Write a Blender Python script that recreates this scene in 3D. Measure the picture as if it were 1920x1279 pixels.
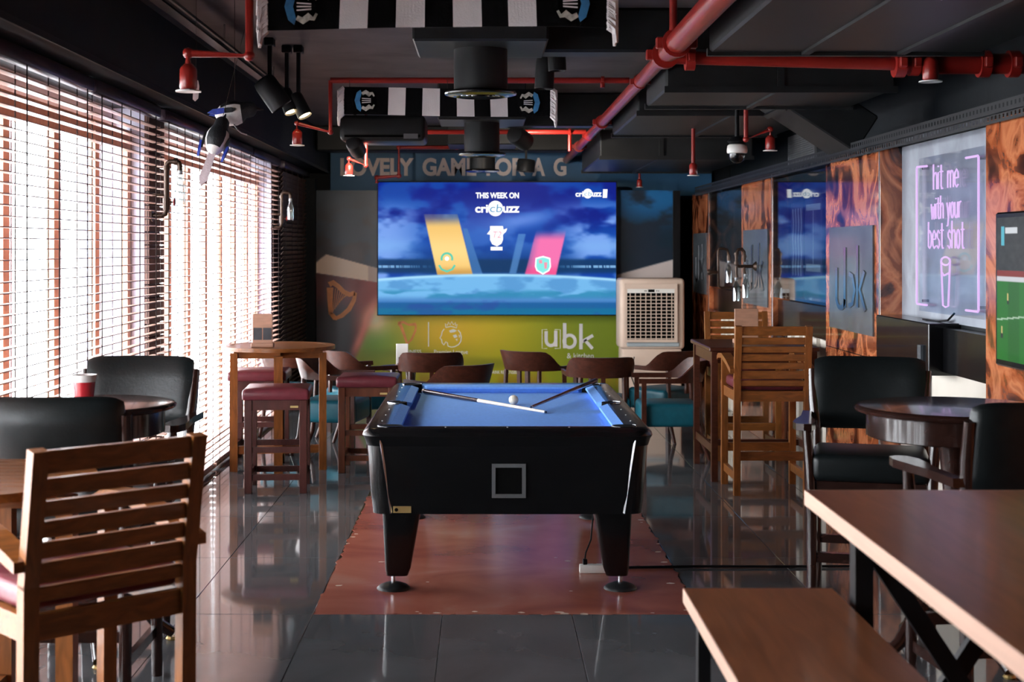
import bpy, bmesh, math, random
import numpy as np
from mathutils import Vector, Matrix
random.seed(7)
for _o in list(bpy.data.objects): bpy.data.objects.remove(_o)
SC = bpy.context.scene
COL = SC.collection
PI = math.pi
R = math.radians

# ------------------------------------------------------------------ camera, sky, exposure
EXPO = 0.55
SC.view_settings.view_transform = 'Standard'
SC.view_settings.look = 'None'
SC.view_settings.gamma = 1.0
SC.view_settings.use_curve_mapping = False
SC.view_settings.exposure = EXPO
SC.cycles.use_denoising = True
SC.cycles.max_bounces = 10
SC.cycles.diffuse_bounces = 5
SC.cycles.glossy_bounces = 4
SC.cycles.transparent_max_bounces = 12
SC.cycles.sample_clamp_indirect = 6.0
SC.cycles.caustics_reflective = False
SC.cycles.caustics_refractive = False

camd = bpy.data.cameras.new('camera'); cam = bpy.data.objects.new('camera', camd); COL.objects.link(cam)
cam.location = (0, 0, 1.7); cam.rotation_euler = (R(90), 0, 0)
camd.lens = 50; camd.sensor_width = 36
camd.shift_x = (960-908)/1920; camd.shift_y = -(639.5-464)/1920
camd.clip_start = 0.05; camd.clip_end = 200
camd.dof.use_dof = True; camd.dof.focus_distance = 8.2; camd.dof.aperture_fstop = 4.0
SC.camera = cam

world = bpy.data.worlds.new('world'); SC.world = world; world.use_nodes = True
wn = world.node_tree.nodes; wl = world.node_tree.links
wn['Background'].inputs[0].default_value = (0.90, 0.95, 1.0, 1)
wn['Background'].inputs[1].default_value = 20.0

def portal(y0, y1, z0=0.1, z1=2.4, x=-2.62):
    l = bpy.data.lights.new('window_portal', 'AREA'); l.shape = 'RECTANGLE'
    l.size = y1-y0; l.size_y = z1-z0; l.cycles.is_portal = True
    o = bpy.data.objects.new('window_portal', l); COL.objects.link(o)
    o.matrix_world = Matrix(((0,0,-1,x),(1,0,0,(y0+y1)/2),(0,-1,0,(z0+z1)/2),(0,0,0,1)))
portal(2.8, 9.2); portal(9.65, 14.4)

# ------------------------------------------------------------------ helpers
def lin(c):
    return tuple((x/12.92 if x <= .04045 else ((x+.055)/1.055)**2.4) for x in c[:3])
def rgb(r, g, b): return lin((r/255, g/255, b/255))

class MB:
    def __init__(s): s.v = []; s.f = []; s.mi = []; s.m = 0
    def add(s, vs, fs, M=None):
        n = len(s.v)
        if M is not None: vs = [tuple(M @ Vector(v)) for v in vs]
        s.v += [tuple(v) for v in vs]
        s.f += [tuple(i+n for i in f) for f in fs]; s.mi += [s.m]*len(fs)
        return s
    def box(s, x0, x1, y0, y1, z0, z1, M=None):
        return s.add([(x0,y0,z0),(x1,y0,z0),(x1,y1,z0),(x0,y1,z0),(x0,y0,z1),(x1,y0,z1),(x1,y1,z1),(x0,y1,z1)],
            [(0,3,2,1),(4,5,6,7),(0,1,5,4),(1,2,6,5),(2,3,7,6),(3,0,4,7)], M)
    def rbox(s, x0, x1, y0, y1, z0, z1, r=.01, seg=2, M=None):
        bm = bmesh.new(); bmesh.ops.create_cube(bm, size=1)
        for v in bm.verts:
            v.co = ((x0+x1)/2+v.co.x*(x1-x0), (y0+y1)/2+v.co.y*(y1-y0), (z0+z1)/2+v.co.z*(z1-z0))
        bmesh.ops.bevel(bm, geom=list(bm.edges), offset=r, segments=seg, profile=.5, affect='EDGES')
        bm.verts.index_update()
        s.add([tuple(v.co) for v in bm.verts], [tuple(v.index for v in f.verts) for f in bm.faces], M)
        bm.free(); return s
    def bar(s, p0, p1, w, h, up=(0,0,1)):
        p0 = Vector(p0); p1 = Vector(p1); d = p1-p0; L = d.length; d.normalize()
        u = Vector(up); sx = d.cross(u)
        if sx.length < 1e-4: sx = d.cross(Vector((0,1,0)))
        sx.normalize(); u = sx.cross(d)
        M = Matrix(((sx.x,d.x,u.x,p0.x),(sx.y,d.y,u.y,p0.y),(sx.z,d.z,u.z,p0.z),(0,0,0,1)))
        return s.box(-w/2, w/2, 0, L, -h/2, h/2, M)
    def tube(s, pts, r, n=10, caps=True, closed=False):
        pts = [Vector(p) for p in pts]; k = len(pts)
        rs = r if isinstance(r, (list, tuple)) else [r]*k
        tang = []
        for i in range(k):
            a = pts[i-1] if (i > 0 or closed) else pts[i]; b = pts[(i+1) % k] if (i < k-1 or closed) else pts[i]
            t = (b-a); tang.append(t.normalized() if t.length > 1e-9 else Vector((0,0,1)))
        t0 = tang[0]; ref = Vector((0,0,1)) if abs(t0.z) < .9 else Vector((1,0,0))
        nx = t0.cross(ref).normalized(); vs = []
        for i in range(k):
            t = tang[i]; nx = nx - t*nx.dot(t)
            nx = nx.normalized() if nx.length > 1e-6 else t.orthogonal().normalized()
            ny = t.cross(nx)
            for j in range(n):
                a = 2*PI*j/n
                vs.append(pts[i]+nx*(math.cos(a)*rs[i])+ny*(math.sin(a)*rs[i]))
        fs = []
        for i in range(k if closed else k-1):
            i2 = (i+1) % k
            for j in range(n):
                j2 = (j+1) % n
                fs.append((i*n+j, i*n+j2, i2*n+j2, i2*n+j))
        if caps and not closed:
            fs.append(tuple(range(n-1, -1, -1))); fs.append(tuple((k-1)*n+j for j in range(n)))
        return s.add(vs, fs)
    def cyl(s, p0, p1, r0, r1=None, n=16): return s.tube([p0, p1], [r0, r0 if r1 is None else r1], n)
    def lathe(s, prof, n=20, M=None, sx=1, sy=1):
        vs = []; fs = []; k = len(prof)
        for r, z in prof:
            for j in range(n):
                a = 2*PI*j/n; vs.append((r*math.cos(a)*sx, r*math.sin(a)*sy, z))
        for i in range(k-1):
            for j in range(n):
                j2 = (j+1) % n; fs.append((i*n+j, i*n+j2, (i+1)*n+j2, (i+1)*n+j))
        if prof[0][0] > 1e-5: fs.append(tuple(range(n-1, -1, -1)))
        if prof[-1][0] > 1e-5: fs.append(tuple((k-1)*n+j for j in range(n)))
        return s.add(vs, fs, M)
    def prism(s, poly, w0, w1, mp=None):
        mp = mp or (lambda u, v, w: (u, v, w)); n = len(poly)
        vs = [mp(u, v, w0) for u, v in poly]+[mp(u, v, w1) for u, v in poly]
        fs = [tuple(range(n-1, -1, -1)), tuple(range(n, 2*n))]+[(i, (i+1) % n, n+(i+1) % n, n+i) for i in range(n)]
        return s.add(vs, fs)
    def ribbon(s, pts, width, w0, w1, mp=None, closed=False):
        mp = mp or (lambda u, v, w: (u, v, w)); k = len(pts); L = []; Rr = []
        ws = width if isinstance(width, (list, tuple)) else [width]*k
        for i in range(k):
            a = pts[i-1] if (i > 0 or closed) else pts[i]; b = pts[(i+1) % k] if (i < k-1 or closed) else pts[i]
            dx, dy = b[0]-a[0], b[1]-a[1]; l = math.hypot(dx, dy) or 1
            nx, ny = -dy/l*ws[i]/2, dx/l*ws[i]/2
            L.append((pts[i][0]+nx, pts[i][1]+ny)); Rr.append((pts[i][0]-nx, pts[i][1]-ny))
        vs = []
        for i in range(k): vs += [mp(*L[i], w0), mp(*Rr[i], w0), mp(*L[i], w1), mp(*Rr[i], w1)]
        fs = []
        for i in range(k if closed else k-1):
            a = 4*i; b = 4*((i+1) % k)
            fs += [(a, b, b+1, a+1), (a+2, a+3, b+3, b+2), (a, a+2, b+2, b), (a+1, b+1, b+3, a+3)]
        if not closed: fs += [(0, 1, 3, 2), (4*k-4, 4*k-2, 4*k-1, 4*k-3)]
        return s.add(vs, fs)
    def mesh(s, name, mats, smooth=None):
        me = bpy.data.meshes.new(name); me.from_pydata(s.v, [], s.f)
        bm = bmesh.new(); bm.from_mesh(me); bmesh.ops.recalc_face_normals(bm, faces=bm.faces); bm.to_mesh(me); bm.free()
        for m in (mats if isinstance(mats, (list, tuple)) else [mats]): me.materials.append(m)
        if any(s.mi): me.polygons.foreach_set('material_index', s.mi)
        if smooth:
            me.polygons.foreach_set('use_smooth', [True]*len(me.polygons))
            me.set_sharp_from_angle(angle=R(smooth))
        me.update(); return me
    def build(s, name, mats, parent=None, smooth=None, label=None):
        return link(name, s.mesh(name, mats, smooth), parent, label)

def link(name, me, parent=None, label=None, loc=None, rot=None):
    o = bpy.data.objects.new(name, me); COL.objects.link(o)
    if parent is not None: o.parent = parent
    if label: o['label'] = label
    if loc: o.location = loc
    if rot: o.rotation_euler = rot
    return o
def tag(o, label, cat, group=None, kind=None):
    o['label'] = label
    if cat: o['category'] = cat
    if group: o['group'] = group
    if kind: o['kind'] = kind
    return o
def struct(o, label=None):
    o['kind'] = 'structure'
    if label: o['label'] = label
    return o
def thing(name, label, cat, loc=(0,0,0), rz=0, group=None):
    o = bpy.data.objects.new(name, None); COL.objects.link(o); o.empty_display_size = .1
    o.location = loc; o.rotation_euler = (0, 0, R(rz)); return tag(o, label, cat, group)
def dup(root, loc, rz=0, label=None, group=None):
    def cp(o, par):
        c = o.copy(); COL.objects.link(c); c.parent = par
        for ch in list(o.children): cp(ch, c)
        return c
    r = cp(root, None); r.location = loc; r.rotation_euler = (0, 0, R(rz))
    if label: r['label'] = label
    if group: r['group'] = group
    return r
def at(x, y, d): return ((x-908)*d/2666.7, d, 1.7-(y-464)*d/2666.7)   # a place measured in the photo at a known depth

# ------------------------------------------------------------------ materials
def mat(name, col, rough=.5, metal=0., noise=None, bump=None, coat=0., spec=.5, emis=None, emst=0., stretch=(1,1,1), ramp=None):
    m = bpy.data.materials.new(name); m.use_nodes = True; nt = m.node_tree; N = nt.nodes; Lk = nt.links
    b = N['Principled BSDF']; b.inputs['Base Color'].default_value = (*col, 1)
    b.inputs['Roughness'].default_value = rough; b.inputs['Metallic'].default_value = metal
    b.inputs['Coat Weight'].default_value = coat; b.inputs['Coat Roughness'].default_value = .06
    b.inputs['Specular IOR Level'].default_value = spec
    if emis: b.inputs['Emission Color'].default_value = (*emis, 1); b.inputs['Emission Strength'].default_value = emst
    if noise or bump:
        tc = N.new('ShaderNodeTexCoord'); mp = N.new('ShaderNodeMapping'); mp.inputs['Scale'].default_value = stretch
        Lk.new(tc.outputs['Object'], mp.inputs[0])
    if noise:
        nz = N.new('ShaderNodeTexNoise'); nz.inputs['Scale'].default_value = noise[0]; nz.inputs['Detail'].default_value = 5
        if len(noise) > 2: nz.inputs['Distortion'].default_value = noise[2]
        Lk.new(mp.outputs[0], nz.inputs['Vector'])
        cr = N.new('ShaderNodeValToRGB'); a = noise[1]
        if ramp:
            el = cr.color_ramp.elements
            while len(el) < len(ramp): el.new(.5)
            for e, (p, c) in zip(el, ramp): e.position = p; e.color = (*c, 1)
        else:
            cr.color_ramp.elements[0].position = .25; cr.color_ramp.elements[1].position = .75
            cr.color_ramp.elements[0].color = (*[c*(1-a) for c in col], 1); cr.color_ramp.elements[1].color = (*[min(1, c*(1+a)) for c in col], 1)
        Lk.new(nz.outputs['Fac'], cr.inputs[0]); Lk.new(cr.outputs[0], b.inputs['Base Color'])
    if bump:
        nb = N.new('ShaderNodeTexNoise'); nb.inputs['Scale'].default_value = bump[0]; nb.inputs['Detail'].default_value = 4
        Lk.new(mp.outputs[0], nb.inputs['Vector'])
        bp = N.new('ShaderNodeBump'); bp.inputs['Strength'].default_value = bump[1]; bp.inputs['Distance'].default_value = .01
        Lk.new(nb.outputs['Fac'], bp.inputs['Height']); Lk.new(bp.outputs[0], b.inputs['Normal'])
    return m
def mat_print(name, rough=.4, emission=False, strength=1., coat=0.):
    m = bpy.data.materials.new(name); m.use_nodes = True; N = m.node_tree.nodes; Lk = m.node_tree.links
    b = N['Principled BSDF']; a = N.new('ShaderNodeAttribute'); a.attribute_name = 'Col'
    b.inputs['Roughness'].default_value = rough; b.inputs['Coat Weight'].default_value = coat
    if emission:
        b.inputs['Base Color'].default_value = (.004, .004, .004, 1); b.inputs['Specular IOR Level'].default_value = .1
        Lk.new(a.outputs['Color'], b.inputs['Emission Color']); b.inputs['Emission Strength'].default_value = strength
    else: Lk.new(a.outputs['Color'], b.inputs['Base Color'])
    return m
def mat_glass_thin(name, tint=(1,1,1), refl=.06):
    m = bpy.data.materials.new(name); m.use_nodes = True; N = m.node_tree.nodes; Lk = m.node_tree.links
    N.remove(N['Principled BSDF']); out = N['Material Output']
    t = N.new('ShaderNodeBsdfTransparent'); t.inputs[0].default_value = (*tint, 1)
    g = N.new('ShaderNodeBsdfGlossy'); g.inputs['Roughness'].default_value = .02
    x = N.new('ShaderNodeMixShader'); x.inputs[0].default_value = refl
    Lk.new(t.outputs[0], x.inputs[1]); Lk.new(g.outputs[0], x.inputs[2]); Lk.new(x.outputs[0], out.inputs[0]); return m
def emit(name, col, st):
    return mat(name, (0,0,0), rough=.5, emis=col, emst=st)

SCR = 1.0/2**EXPO     # screens and signs are set against the exposure
M = {}
M['tile'] = mat('polished_grey_tile', (.105,.110,.118), .055, noise=(2.2,.25,.6), spec=.55, bump=(1.2,.012))
M['grout'] = mat('grey_grout', (.16,.155,.15), .8, noise=(30,.3))
M['patch'] = mat('worn_red_floor_paint', (.2,.06,.04), .22, noise=(1.3,.4,.9), bump=(5,.05), spec=.5,
    ramp=[(.25,(.20,.055,.042)),(.45,(.32,.095,.066)),(.60,(.37,.13,.09)),(.78,(.42,.21,.16))], stretch=(1,1.4,1))
M['chip'] = mat('bare_cement', (.5,.38,.30), .8, noise=(30,.3))
M['ceil'] = mat('dark_ceiling_paint', (.085,.078,.080), .6, noise=(2,.45,.5), bump=(14,.15), spec=0.3)
M['black'] = mat('matt_black_paint', (.005,.005,.006), .45, noise=(6,.3), spec=0.15)
M['duct'] = mat('black_painted_sheet_metal', (.014,.015,.016), .42, noise=(3,.3), bump=(3,.05), spec=0.22)
M['darkwall'] = mat('charcoal_wall_paint', (.012,.014,.016), .6, noise=(3,.3), bump=(20,.05), spec=0.15)
M['cream'] = mat('cream_wall_paint', (.62,.56,.48), .6, noise=(3,.06))
M['lav'] = mat('pale_plaster', (.55,.55,.66), .8, noise=(4,.08))
M['brick'] = mat('dark_brown_brick', (.09,.042,.03), .7, noise=(5,.35), stretch=(1,1,6))
M['winwood'] = mat('orange_window_timber', (.50,.23,.14), .5, noise=(3,.25,1), stretch=(6,6,1))
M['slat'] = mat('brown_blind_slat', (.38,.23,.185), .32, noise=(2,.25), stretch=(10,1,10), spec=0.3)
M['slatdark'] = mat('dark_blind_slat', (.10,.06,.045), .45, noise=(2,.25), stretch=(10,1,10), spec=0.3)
M['cord'] = mat('dark_cord', (.035,.022,.02), .8, noise=(20,.2))
M['rail'] = mat('purple_brown_headrail', (.045,.03,.04), .3, noise=(4,.2), spec=0.25)
M['glass'] = mat_glass_thin('window_glass')
M['terrace'] = mat('pale_terrace_stone', (.55,.55,.55), .7, noise=(1,.1))
M['teak'] = mat('teak_wood', (.20,.066,.014), .36, noise=(3,.4,.8), stretch=(3,14,14), coat=.1, spec=0.3)
M['teakv'] = mat('teak_wood_legs', (.21,.070,.016), .36, noise=(3,.35,.8), stretch=(14,14,2.5), coat=.1, spec=0.3)
M['mahog'] = mat('dark_mahogany', (.055,.015,.008), .34, noise=(3,.4,.8), stretch=(4,12,12), coat=.05, spec=0.3)
M['wenge'] = mat('dark_polished_wood', (.020,.008,.006), .16, noise=(4,.4,.8), stretch=(4,12,12), coat=.25, spec=0.4)
M['stool'] = mat('reddish_brown_wood', (.055,.015,.012), .36, noise=(4,.3,.5), stretch=(8,8,2), coat=.05, spec=0.25)
M['stool2'] = mat('warm_brown_wood', (.105,.030,.013), .34, noise=(4,.3,.5), stretch=(8,8,2), coat=.05, spec=0.25)
M['maroon'] = mat('maroon_leatherette', (.12,.022,.030), .33, noise=(25,.15), bump=(60,.06), spec=0.35)
M['leather'] = mat('black_leather', (.005,.007,.0075), .36, noise=(30,.2), bump=(70,.08), spec=0.3)
M['teal'] = mat('teal_leatherette', (.008,.095,.13), .38, noise=(20,.15), bump=(60,.06), spec=0.35)
M['tabletop'] = mat('brown_oak_top', (.20,.070,.030), .30, noise=(3,.3,1.0), stretch=(9,.9,4), coat=.08, spec=0.35)
M['edge'] = mat('painted_edge_light', (.62,.38,.28), .4, noise=(5,.12), stretch=(2,.5,10))  # window light painted into the colour of the table and bench edges
M['steel'] = mat('black_steel', (.010,.010,.011), .4, noise=(10,.2), spec=0.2)
M['gloss'] = mat('black_gloss_laminate', (.004,.004,.0045), .2, noise=(8,.2), coat=.15, spec=0.35)
M['felt'] = mat('blue_pool_cloth', (.14,.33,.80), .85, noise=(60,.08), bump=(200,.05), spec=.2)
M['chrome'] = mat('chrome', (.45,.46,.48), .18, 1, noise=(5,.05))
M['grey'] = mat('grey_plastic', (.10,.105,.11), .45, noise=(8,.1))
M['gold'] = mat('gold_plate', (.55,.40,.16), .35, .6, noise=(9,.15))
M['white'] = mat('white_plastic', (.72,.70,.66), .4, noise=(6,.05))
M['ivory'] = mat('ivory_ball', (.80,.74,.60), .12, noise=(6,.04), coat=.5)
M['cuewhite'] = mat('pale_maple', (.70,.62,.52), .3, noise=(8,.1), stretch=(1,9,1))
M['cuedark'] = mat('dark_cue_butt', (.03,.012,.012), .2, noise=(8,.3), coat=.5)
M['cuebrown'] = mat('brown_cue', (.22,.075,.04), .25, noise=(8,.3), coat=.5)
M['cuetip'] = mat('blue_cue_tip', (.02,.04,.10), .8, noise=(8,.2))
M['red'] = mat('red_pipe_paint', (.24,.014,.010), .32, noise=(5,.2), coat=.15, spec=0.4)
M['zinc'] = mat('zinc_grey', (.30,.31,.32), .45, .7, noise=(8,.15))
M['disc'] = mat('white_escutcheon', (.75,.75,.74), .4, noise=(6,.05))
M['scarfw'] = mat('white_scarf_knit', (.66,.62,.62), .9, noise=(8,.08), bump=(150,.2), spec=0.2)
M['scarfb'] = mat('black_scarf_knit', (.0035,.0035,.004), .95, noise=(8,.2), bump=(150,.2), spec=0.05)
M['crestblue'] = mat('crest_blue', (.03,.17,.36), .8, noise=(30,.3))
M['crestgrey'] = mat('crest_silver', (.38,.36,.31), .8, noise=(50,.5))
M['burl'] = mat('orange_burl_laminate', (.4,.13,.04), .10, noise=(2.3,.4,2.2), coat=.6, stretch=(1,1.1,.95),
    ramp=[(.34,(.016,.006,.005)),(.42,(.10,.025,.012)),(.48,(.34,.085,.030)),(.57,(.56,.19,.080)),(.70,(.20,.050,.020))], spec=0.5)
M['slate'] = mat('grey_slate_plate', (.075,.088,.098), .25, noise=(5,.35,1), coat=.2)
M['conc'] = mat('grey_concrete_panel', (.25,.27,.31), .5, noise=(4,.3,.8), bump=(12,.08))
M['mirrorglass'] = mat('tinted_glass_panel', (.05,.065,.08), .05, noise=(2,.3), coat=.8, spec=.9)
M['bronze'] = mat('bronze_pipe', (.045,.025,.016), .38, .6, noise=(12,.4), bump=(30,.1))
M['bottle'] = mat_glass_thin('bottle_glass', (.82,.86,.86), .22)
M['acrylic'] = mat_glass_thin('clear_acrylic', (.93,.94,.97), .10)
M['neon'] = emit('neon_violet', (.74,.48,.92), 1.05*SCR)
M['scrwhite'] = emit('screen_white', (1,1,1), 1.3*SCR)
M['scrblue'] = emit('screen_logo_blue', (.05,.30,.55), 1.0*SCR)
M['scrcyan'] = emit('screen_cyan', (.25,.90,.85), .95*SCR)
M['scrgreen'] = emit('screen_green', (.10,.62,.42), 1*SCR)
M['scrpink'] = emit('screen_pink', (.95,.30,.42), 1*SCR)
M['scrred'] = emit('screen_red', (.55,.02,.03), 1*SCR)
M['lampwarm'] = emit('warm_lamp', (1.0,.72,.38), 14)
M['orange'] = mat('harp_orange', (.80,.29,.07), .4, noise=(10,.2))
M['letter'] = mat('pale_print', (.66,.64,.64), .5, noise=(6,.1))
M['printwhite'] = mat('white_print', (.85,.85,.80), .5, noise=(6,.05))
M['letterpink'] = mat('dusty_pink_print', (.92,.80,.76), .5, noise=(6,.1))
M['cooler'] = mat('beige_plastic', (.60,.46,.37), .45, noise=(5,.06))
M['coolergrey'] = mat('blue_grey_tray', (.36,.41,.43), .45, noise=(5,.06))
M['dark'] = mat('dark_void', (.003,.003,.003), .8, noise=(5,.2), spec=.05)
M['board'] = mat('menu_board_wood', (.42,.22,.14), .5, noise=(4,.2), stretch=(2,2,12))
M['paper'] = mat('dark_menu_paper', (.03,.03,.035), .5, noise=(20,.3))
M['redcup'] = mat('red_drink', (.42,.02,.03), .2, noise=(5,.15), coat=.4)
M['cupclear'] = mat('frosted_cup', (.72,.70,.68), .3, noise=(5,.05))
M['feather_w'] = mat('white_feathers', (.75,.73,.70), .9, noise=(30,.1), bump=(80,.3))
M['feather_b'] = mat('black_feathers', (.006,.006,.008), .6, noise=(30,.3), bump=(80,.3))
M['feather_bl'] = mat('blue_feathers', (.02,.05,.38), .5, noise=(30,.4), bump=(80,.3))
M['feather_p'] = mat('pale_pink_feathers', (.55,.44,.46), .8, noise=(20,.2), bump=(80,.3))
M['claw'] = mat('grey_claw', (.12,.10,.11), .6, noise=(20,.3))
M['mural'] = mat_print('mural_print', .35)
M['screen'] = mat_print('led_screen', .4, True, 1.12*SCR)
M['tv'] = mat_print('tv_screen', .3, True, .9*SCR)
M['uppermural'] = mat('dark_blue_mural', (.035,.15,.30), .5, noise=(1.5,.25))
M['flushglass'] = mat_glass_thin('flush_display_glass', (.72,.78,.84), .34)
M['pattern'] = mat('purple_mottle', (.16,.10,.20), .3, noise=(2,.5))

_fc = {}
def text_geo(s, bold=0.):
    if (s, bold) in _fc: return _fc[(s, bold)]
    cu = bpy.data.curves.new('lettering', 'FONT'); cu.body = s; cu.size = 1; cu.offset = bold; cu.resolution_u = 4
    o = bpy.data.objects.new('lettering', cu); COL.objects.link(o)
    bpy.context.view_layer.update()
    ev = o.evaluated_get(bpy.context.evaluated_depsgraph_get()); me = ev.to_mesh()
    vs = [(v.co.x, v.co.y) for v in me.vertices]; fs = [tuple(p.vertices) for p in me.polygons]
    ev.to_mesh_clear(); bpy.data.objects.remove(o); bpy.data.curves.remove(cu)
    x0 = min(v[0] for v in vs); x1 = max(v[0] for v in vs); y0 = min(v[1] for v in vs); y1 = max(v[1] for v in vs)
    vs = [((x-x0)/(x1-x0), (y-y0)/(y1-y0)) for x, y in vs]
    _fc[(s, bold)] = (vs, fs); return vs, fs
def text(s, u0, u1, v0, v1, mp, w, material, parent, bold=0., shear=0., name='lettering', label=None):
    vs, fs = text_geo(s, bold)
    m = MB(); m.add([mp(u0+(u1-u0)*(x+shear*y), v1+(v0-v1)*y, w) for x, y in vs], fs)   # v0 top, v1 bottom
    return m.build(name, material, parent, label=label)

_rng = np.random.RandomState(3)
_tab = _rng.rand(64, 64)
def vnoise(x, y):
    xi = np.floor(x).astype(int); yi = np.floor(y).astype(int); fx = x-xi; fy = y-yi
    fx = fx*fx*(3-2*fx); fy = fy*fy*(3-2*fy); g = lambda a, b: _tab[a % 64, b % 64]
    return (g(xi,yi)*(1-fx)+g(xi+1,yi)*fx)*(1-fy)+(g(xi,yi+1)*(1-fx)+g(xi+1,yi+1)*fx)*fy
def fbm(x, y, o=4):
    s = 0; a = .5
    for i in range(o): s = s+a*vnoise(x*2**i+i*7.3, y*2**i+i*3.1); a *= .5
    return s
def sm(a, b, x): t = np.clip((x-a)/(b-a), 0, 1); return t*t*(3-2*t)
def paint_grid(name, nu, nv, u0, u1, v0, v1, mp, fn, material, parent=None, label=None, gain=1.0):
    """a flat printed sheet: colours by a function over its own surface coordinates"""
    U, V = np.meshgrid(np.linspace(u0, u1, nu+1), np.linspace(v0, v1, nv+1))
    Cc = np.clip(fn(U, V)*gain, 0, 255)/255.0
    Cl = np.where(Cc <= .04045, Cc/12.92, ((Cc+.055)/1.055)**2.4)
    vs = [mp(u, v, 0) for u, v in zip(U.ravel(), V.ravel())]
    k = nu+1
    fs = [(j*k+i, j*k+i+1, (j+1)*k+i+1, (j+1)*k+i) for j in range(nv) for i in range(nu)]
    me = bpy.data.meshes.new(name); me.from_pydata(vs, [], fs); me.materials.append(material)
    at_ = me.color_attributes.new('Col', 'FLOAT_COLOR', 'POINT')
    buf = np.ones((Cl.shape[0]*Cl.shape[1], 4), dtype=np.float32); buf[:, :3] = Cl.reshape(-1, 3)
    at_.data.foreach_set('color', buf.ravel()); me.update()
    return link(name, me, parent, label)
def mixc(c, col, a):
    a = a[..., None]; return c*(1-a)+np.array(col, dtype=float)*a
# ------------------------------------------------------------------ the room
YB, YF = -1.6, 17.3
XL, XP, XR = -2.2, 2.45, 2.6          # left wall line, pillar faces, right recess line
ZC = 3.05
floor = struct(MB().box(-2.5, 2.9, YB, YF, -.08, -.008).build('floor', M['grout']), 'polished dark grey tiled bar floor')
tile_me = MB().rbox(-.2985, .2985, -.5985, .5985, -.008, 0, .0012, 1).mesh('tile', M['tile'])
PX0, PX1, PY0, PY1 = -.79, 1.0, 6.59, 9.7
for i in range(-4, 5):
    for j in range(-7, 10):
        cx = -.194+.6*i+.3; cy = 6.59+1.2*j+.6
        if cx > 2.75 or cx < -2.35 or cy < YB or cy > YF+.3: continue
        if PX0-.05 < cx-.3 and cx+.3 < PX1+.05 and PY0-.05 < cy-.6 and cy+.6 < PY1+.6: continue
        link('tile', tile_me, floor, loc=(cx, cy, 0))
# the strip of bare red floor under the pool table, with a ragged edge
poly = []
def edge(x0, y0, x1, y1, n):
    for k in range(n):
        t = k/n; a = random.gauss(0, .006); b = random.gauss(0, .006)
        poly.append((x0+(x1-x0)*t+a, y0+(y1-y0)*t+b))
edge(PX0, PY0, PX1, PY0, 60); edge(PX1, PY0, PX1, PY1, 60); edge(PX1, PY1, PX0, PY1, 20); edge(PX0, PY1, PX0, PY0, 60)
MB().prism(poly, -.008, .0015).build('concrete_patch', M['patch'], floor, label='worn red painted concrete patch with ragged edges under the pool table')
random.seed(11)
chips = MB()
for k in range(26):
    t = random.random(); side = random.choice('blr')
    x, y = {'b': (PX0+(PX1-PX0)*t, PY0+random.random()*.05), 'l': (PX0+random.random()*.06, PY0+2.6*t), 'r': (PX1-random.random()*.06, PY0+2.4*t)}[side]
    if k > 20: x, y = PX0+.2+1.4*random.random(), PY0+.1+random.random()*1.3
    r = .006+.012*random.random()
    chips.prism([(x+r*(.6+.5*random.random())*1.5*math.cos(a), y+r*(.5+.5*random.random())*math.sin(a)) for a in [2*PI*q/7 for q in range(7)]], .0012, .0019)
o = chips.build('paint_chip', M['chip'], floor); o['kind'] = 'stuff'; o['label'] = 'small chips of bare cement in the red paint'

struct(MB().box(-2.6, 3.3, YB, YF, ZC, ZC+.12).build('ceiling', M['ceil']), 'dark painted ceiling slab')
struct(MB().box(-2.6, 3.3, YB-.15, YB, -.08, ZC).build('wall_front', M['darkwall']), 'dark wall behind the camera')
wl_ = struct(MB().box(-2.6, -1.88, YB, YF, 2.6, ZC).build('wall_left', M['darkwall']), 'dark bulkhead above the blinds')
MB().box(-1.885, -1.87, YB, YF, 2.59, 2.62).build('bulkhead_moulding', M['black'], wl_)
for y0, y1 in ((9.2, 9.65), (14.4, 15.2)):
    MB().box(-2.62, XL, y0, y1, -.02, 2.6).build('plaster_column', M['lav'], wl_)
    for k in range(30):
        MB().box(XL+.001, XL+.03, y0+.005, y1-.005, .0+k*.086, .078+k*.086).build('brick', M['brick'], wl_)
MB().box(-2.62, XL, 15.2, YF, -.02, 2.6).build('dark_end_panel', M['brick'], wl_)
MB().box(-2.62, -2.4, YB, 9.2, 2.45, 2.6).build('lintel', M['lav'], wl_)
MB().box(-2.62, -2.4, 9.65, 14.4, 2.45, 2.6).build('lintel', M['lav'], wl_)

def window(name, y0, y1, step, label):
    f = struct(MB().box(-2.33, -2.28, y0, y1, 2.32, 2.45).build(name, M['winwood']), label)
    MB().box(-2.33, -2.28, y0, y1, -.02, .14).build('bottom_rail', M['winwood'], f)
    n = round((y1-y0)/step); ys = [y0+(y1-y0)*k/n for k in range(n+1)]
    post = MB().box(-2.325, -2.285, -.045, .045, .0, 2.45).mesh('mullion', M['winwood'])
    for y in ys: link('mullion', post, f, loc=(0, min(max(y, y0+.045), y1-.045), 0))
    stp = MB().box(-2.315, -2.295, -.012, .012, .14, 2.32).mesh('sash_stile', M['lav'])
    w = (y1-y0)/n
    pn = MB().box(-2.312, -2.306, -w/2+.06, w/2-.06, .13, 2.33).mesh('pane', M['glass'])
    for k in range(n):
        link('pane', pn, f, loc=(0, (ys[k]+ys[k+1])/2, 0)); link('sash_stile', stp, f, loc=(0, ys[k]+.10, 0))
    return f
MB().box(-2.62, XL, YB, 2.8, -.02, 2.6).build('unseen_blocking_panel', M['darkwall'], wl_)  # unseen solid wall, added to keep window light off the near chair
window('window_1', 2.8, 9.2, .80, 'timber framed window wall behind the near blinds')
window('window_2', 9.65, 14.4, .72, 'timber framed window wall behind the far blinds')
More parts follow.
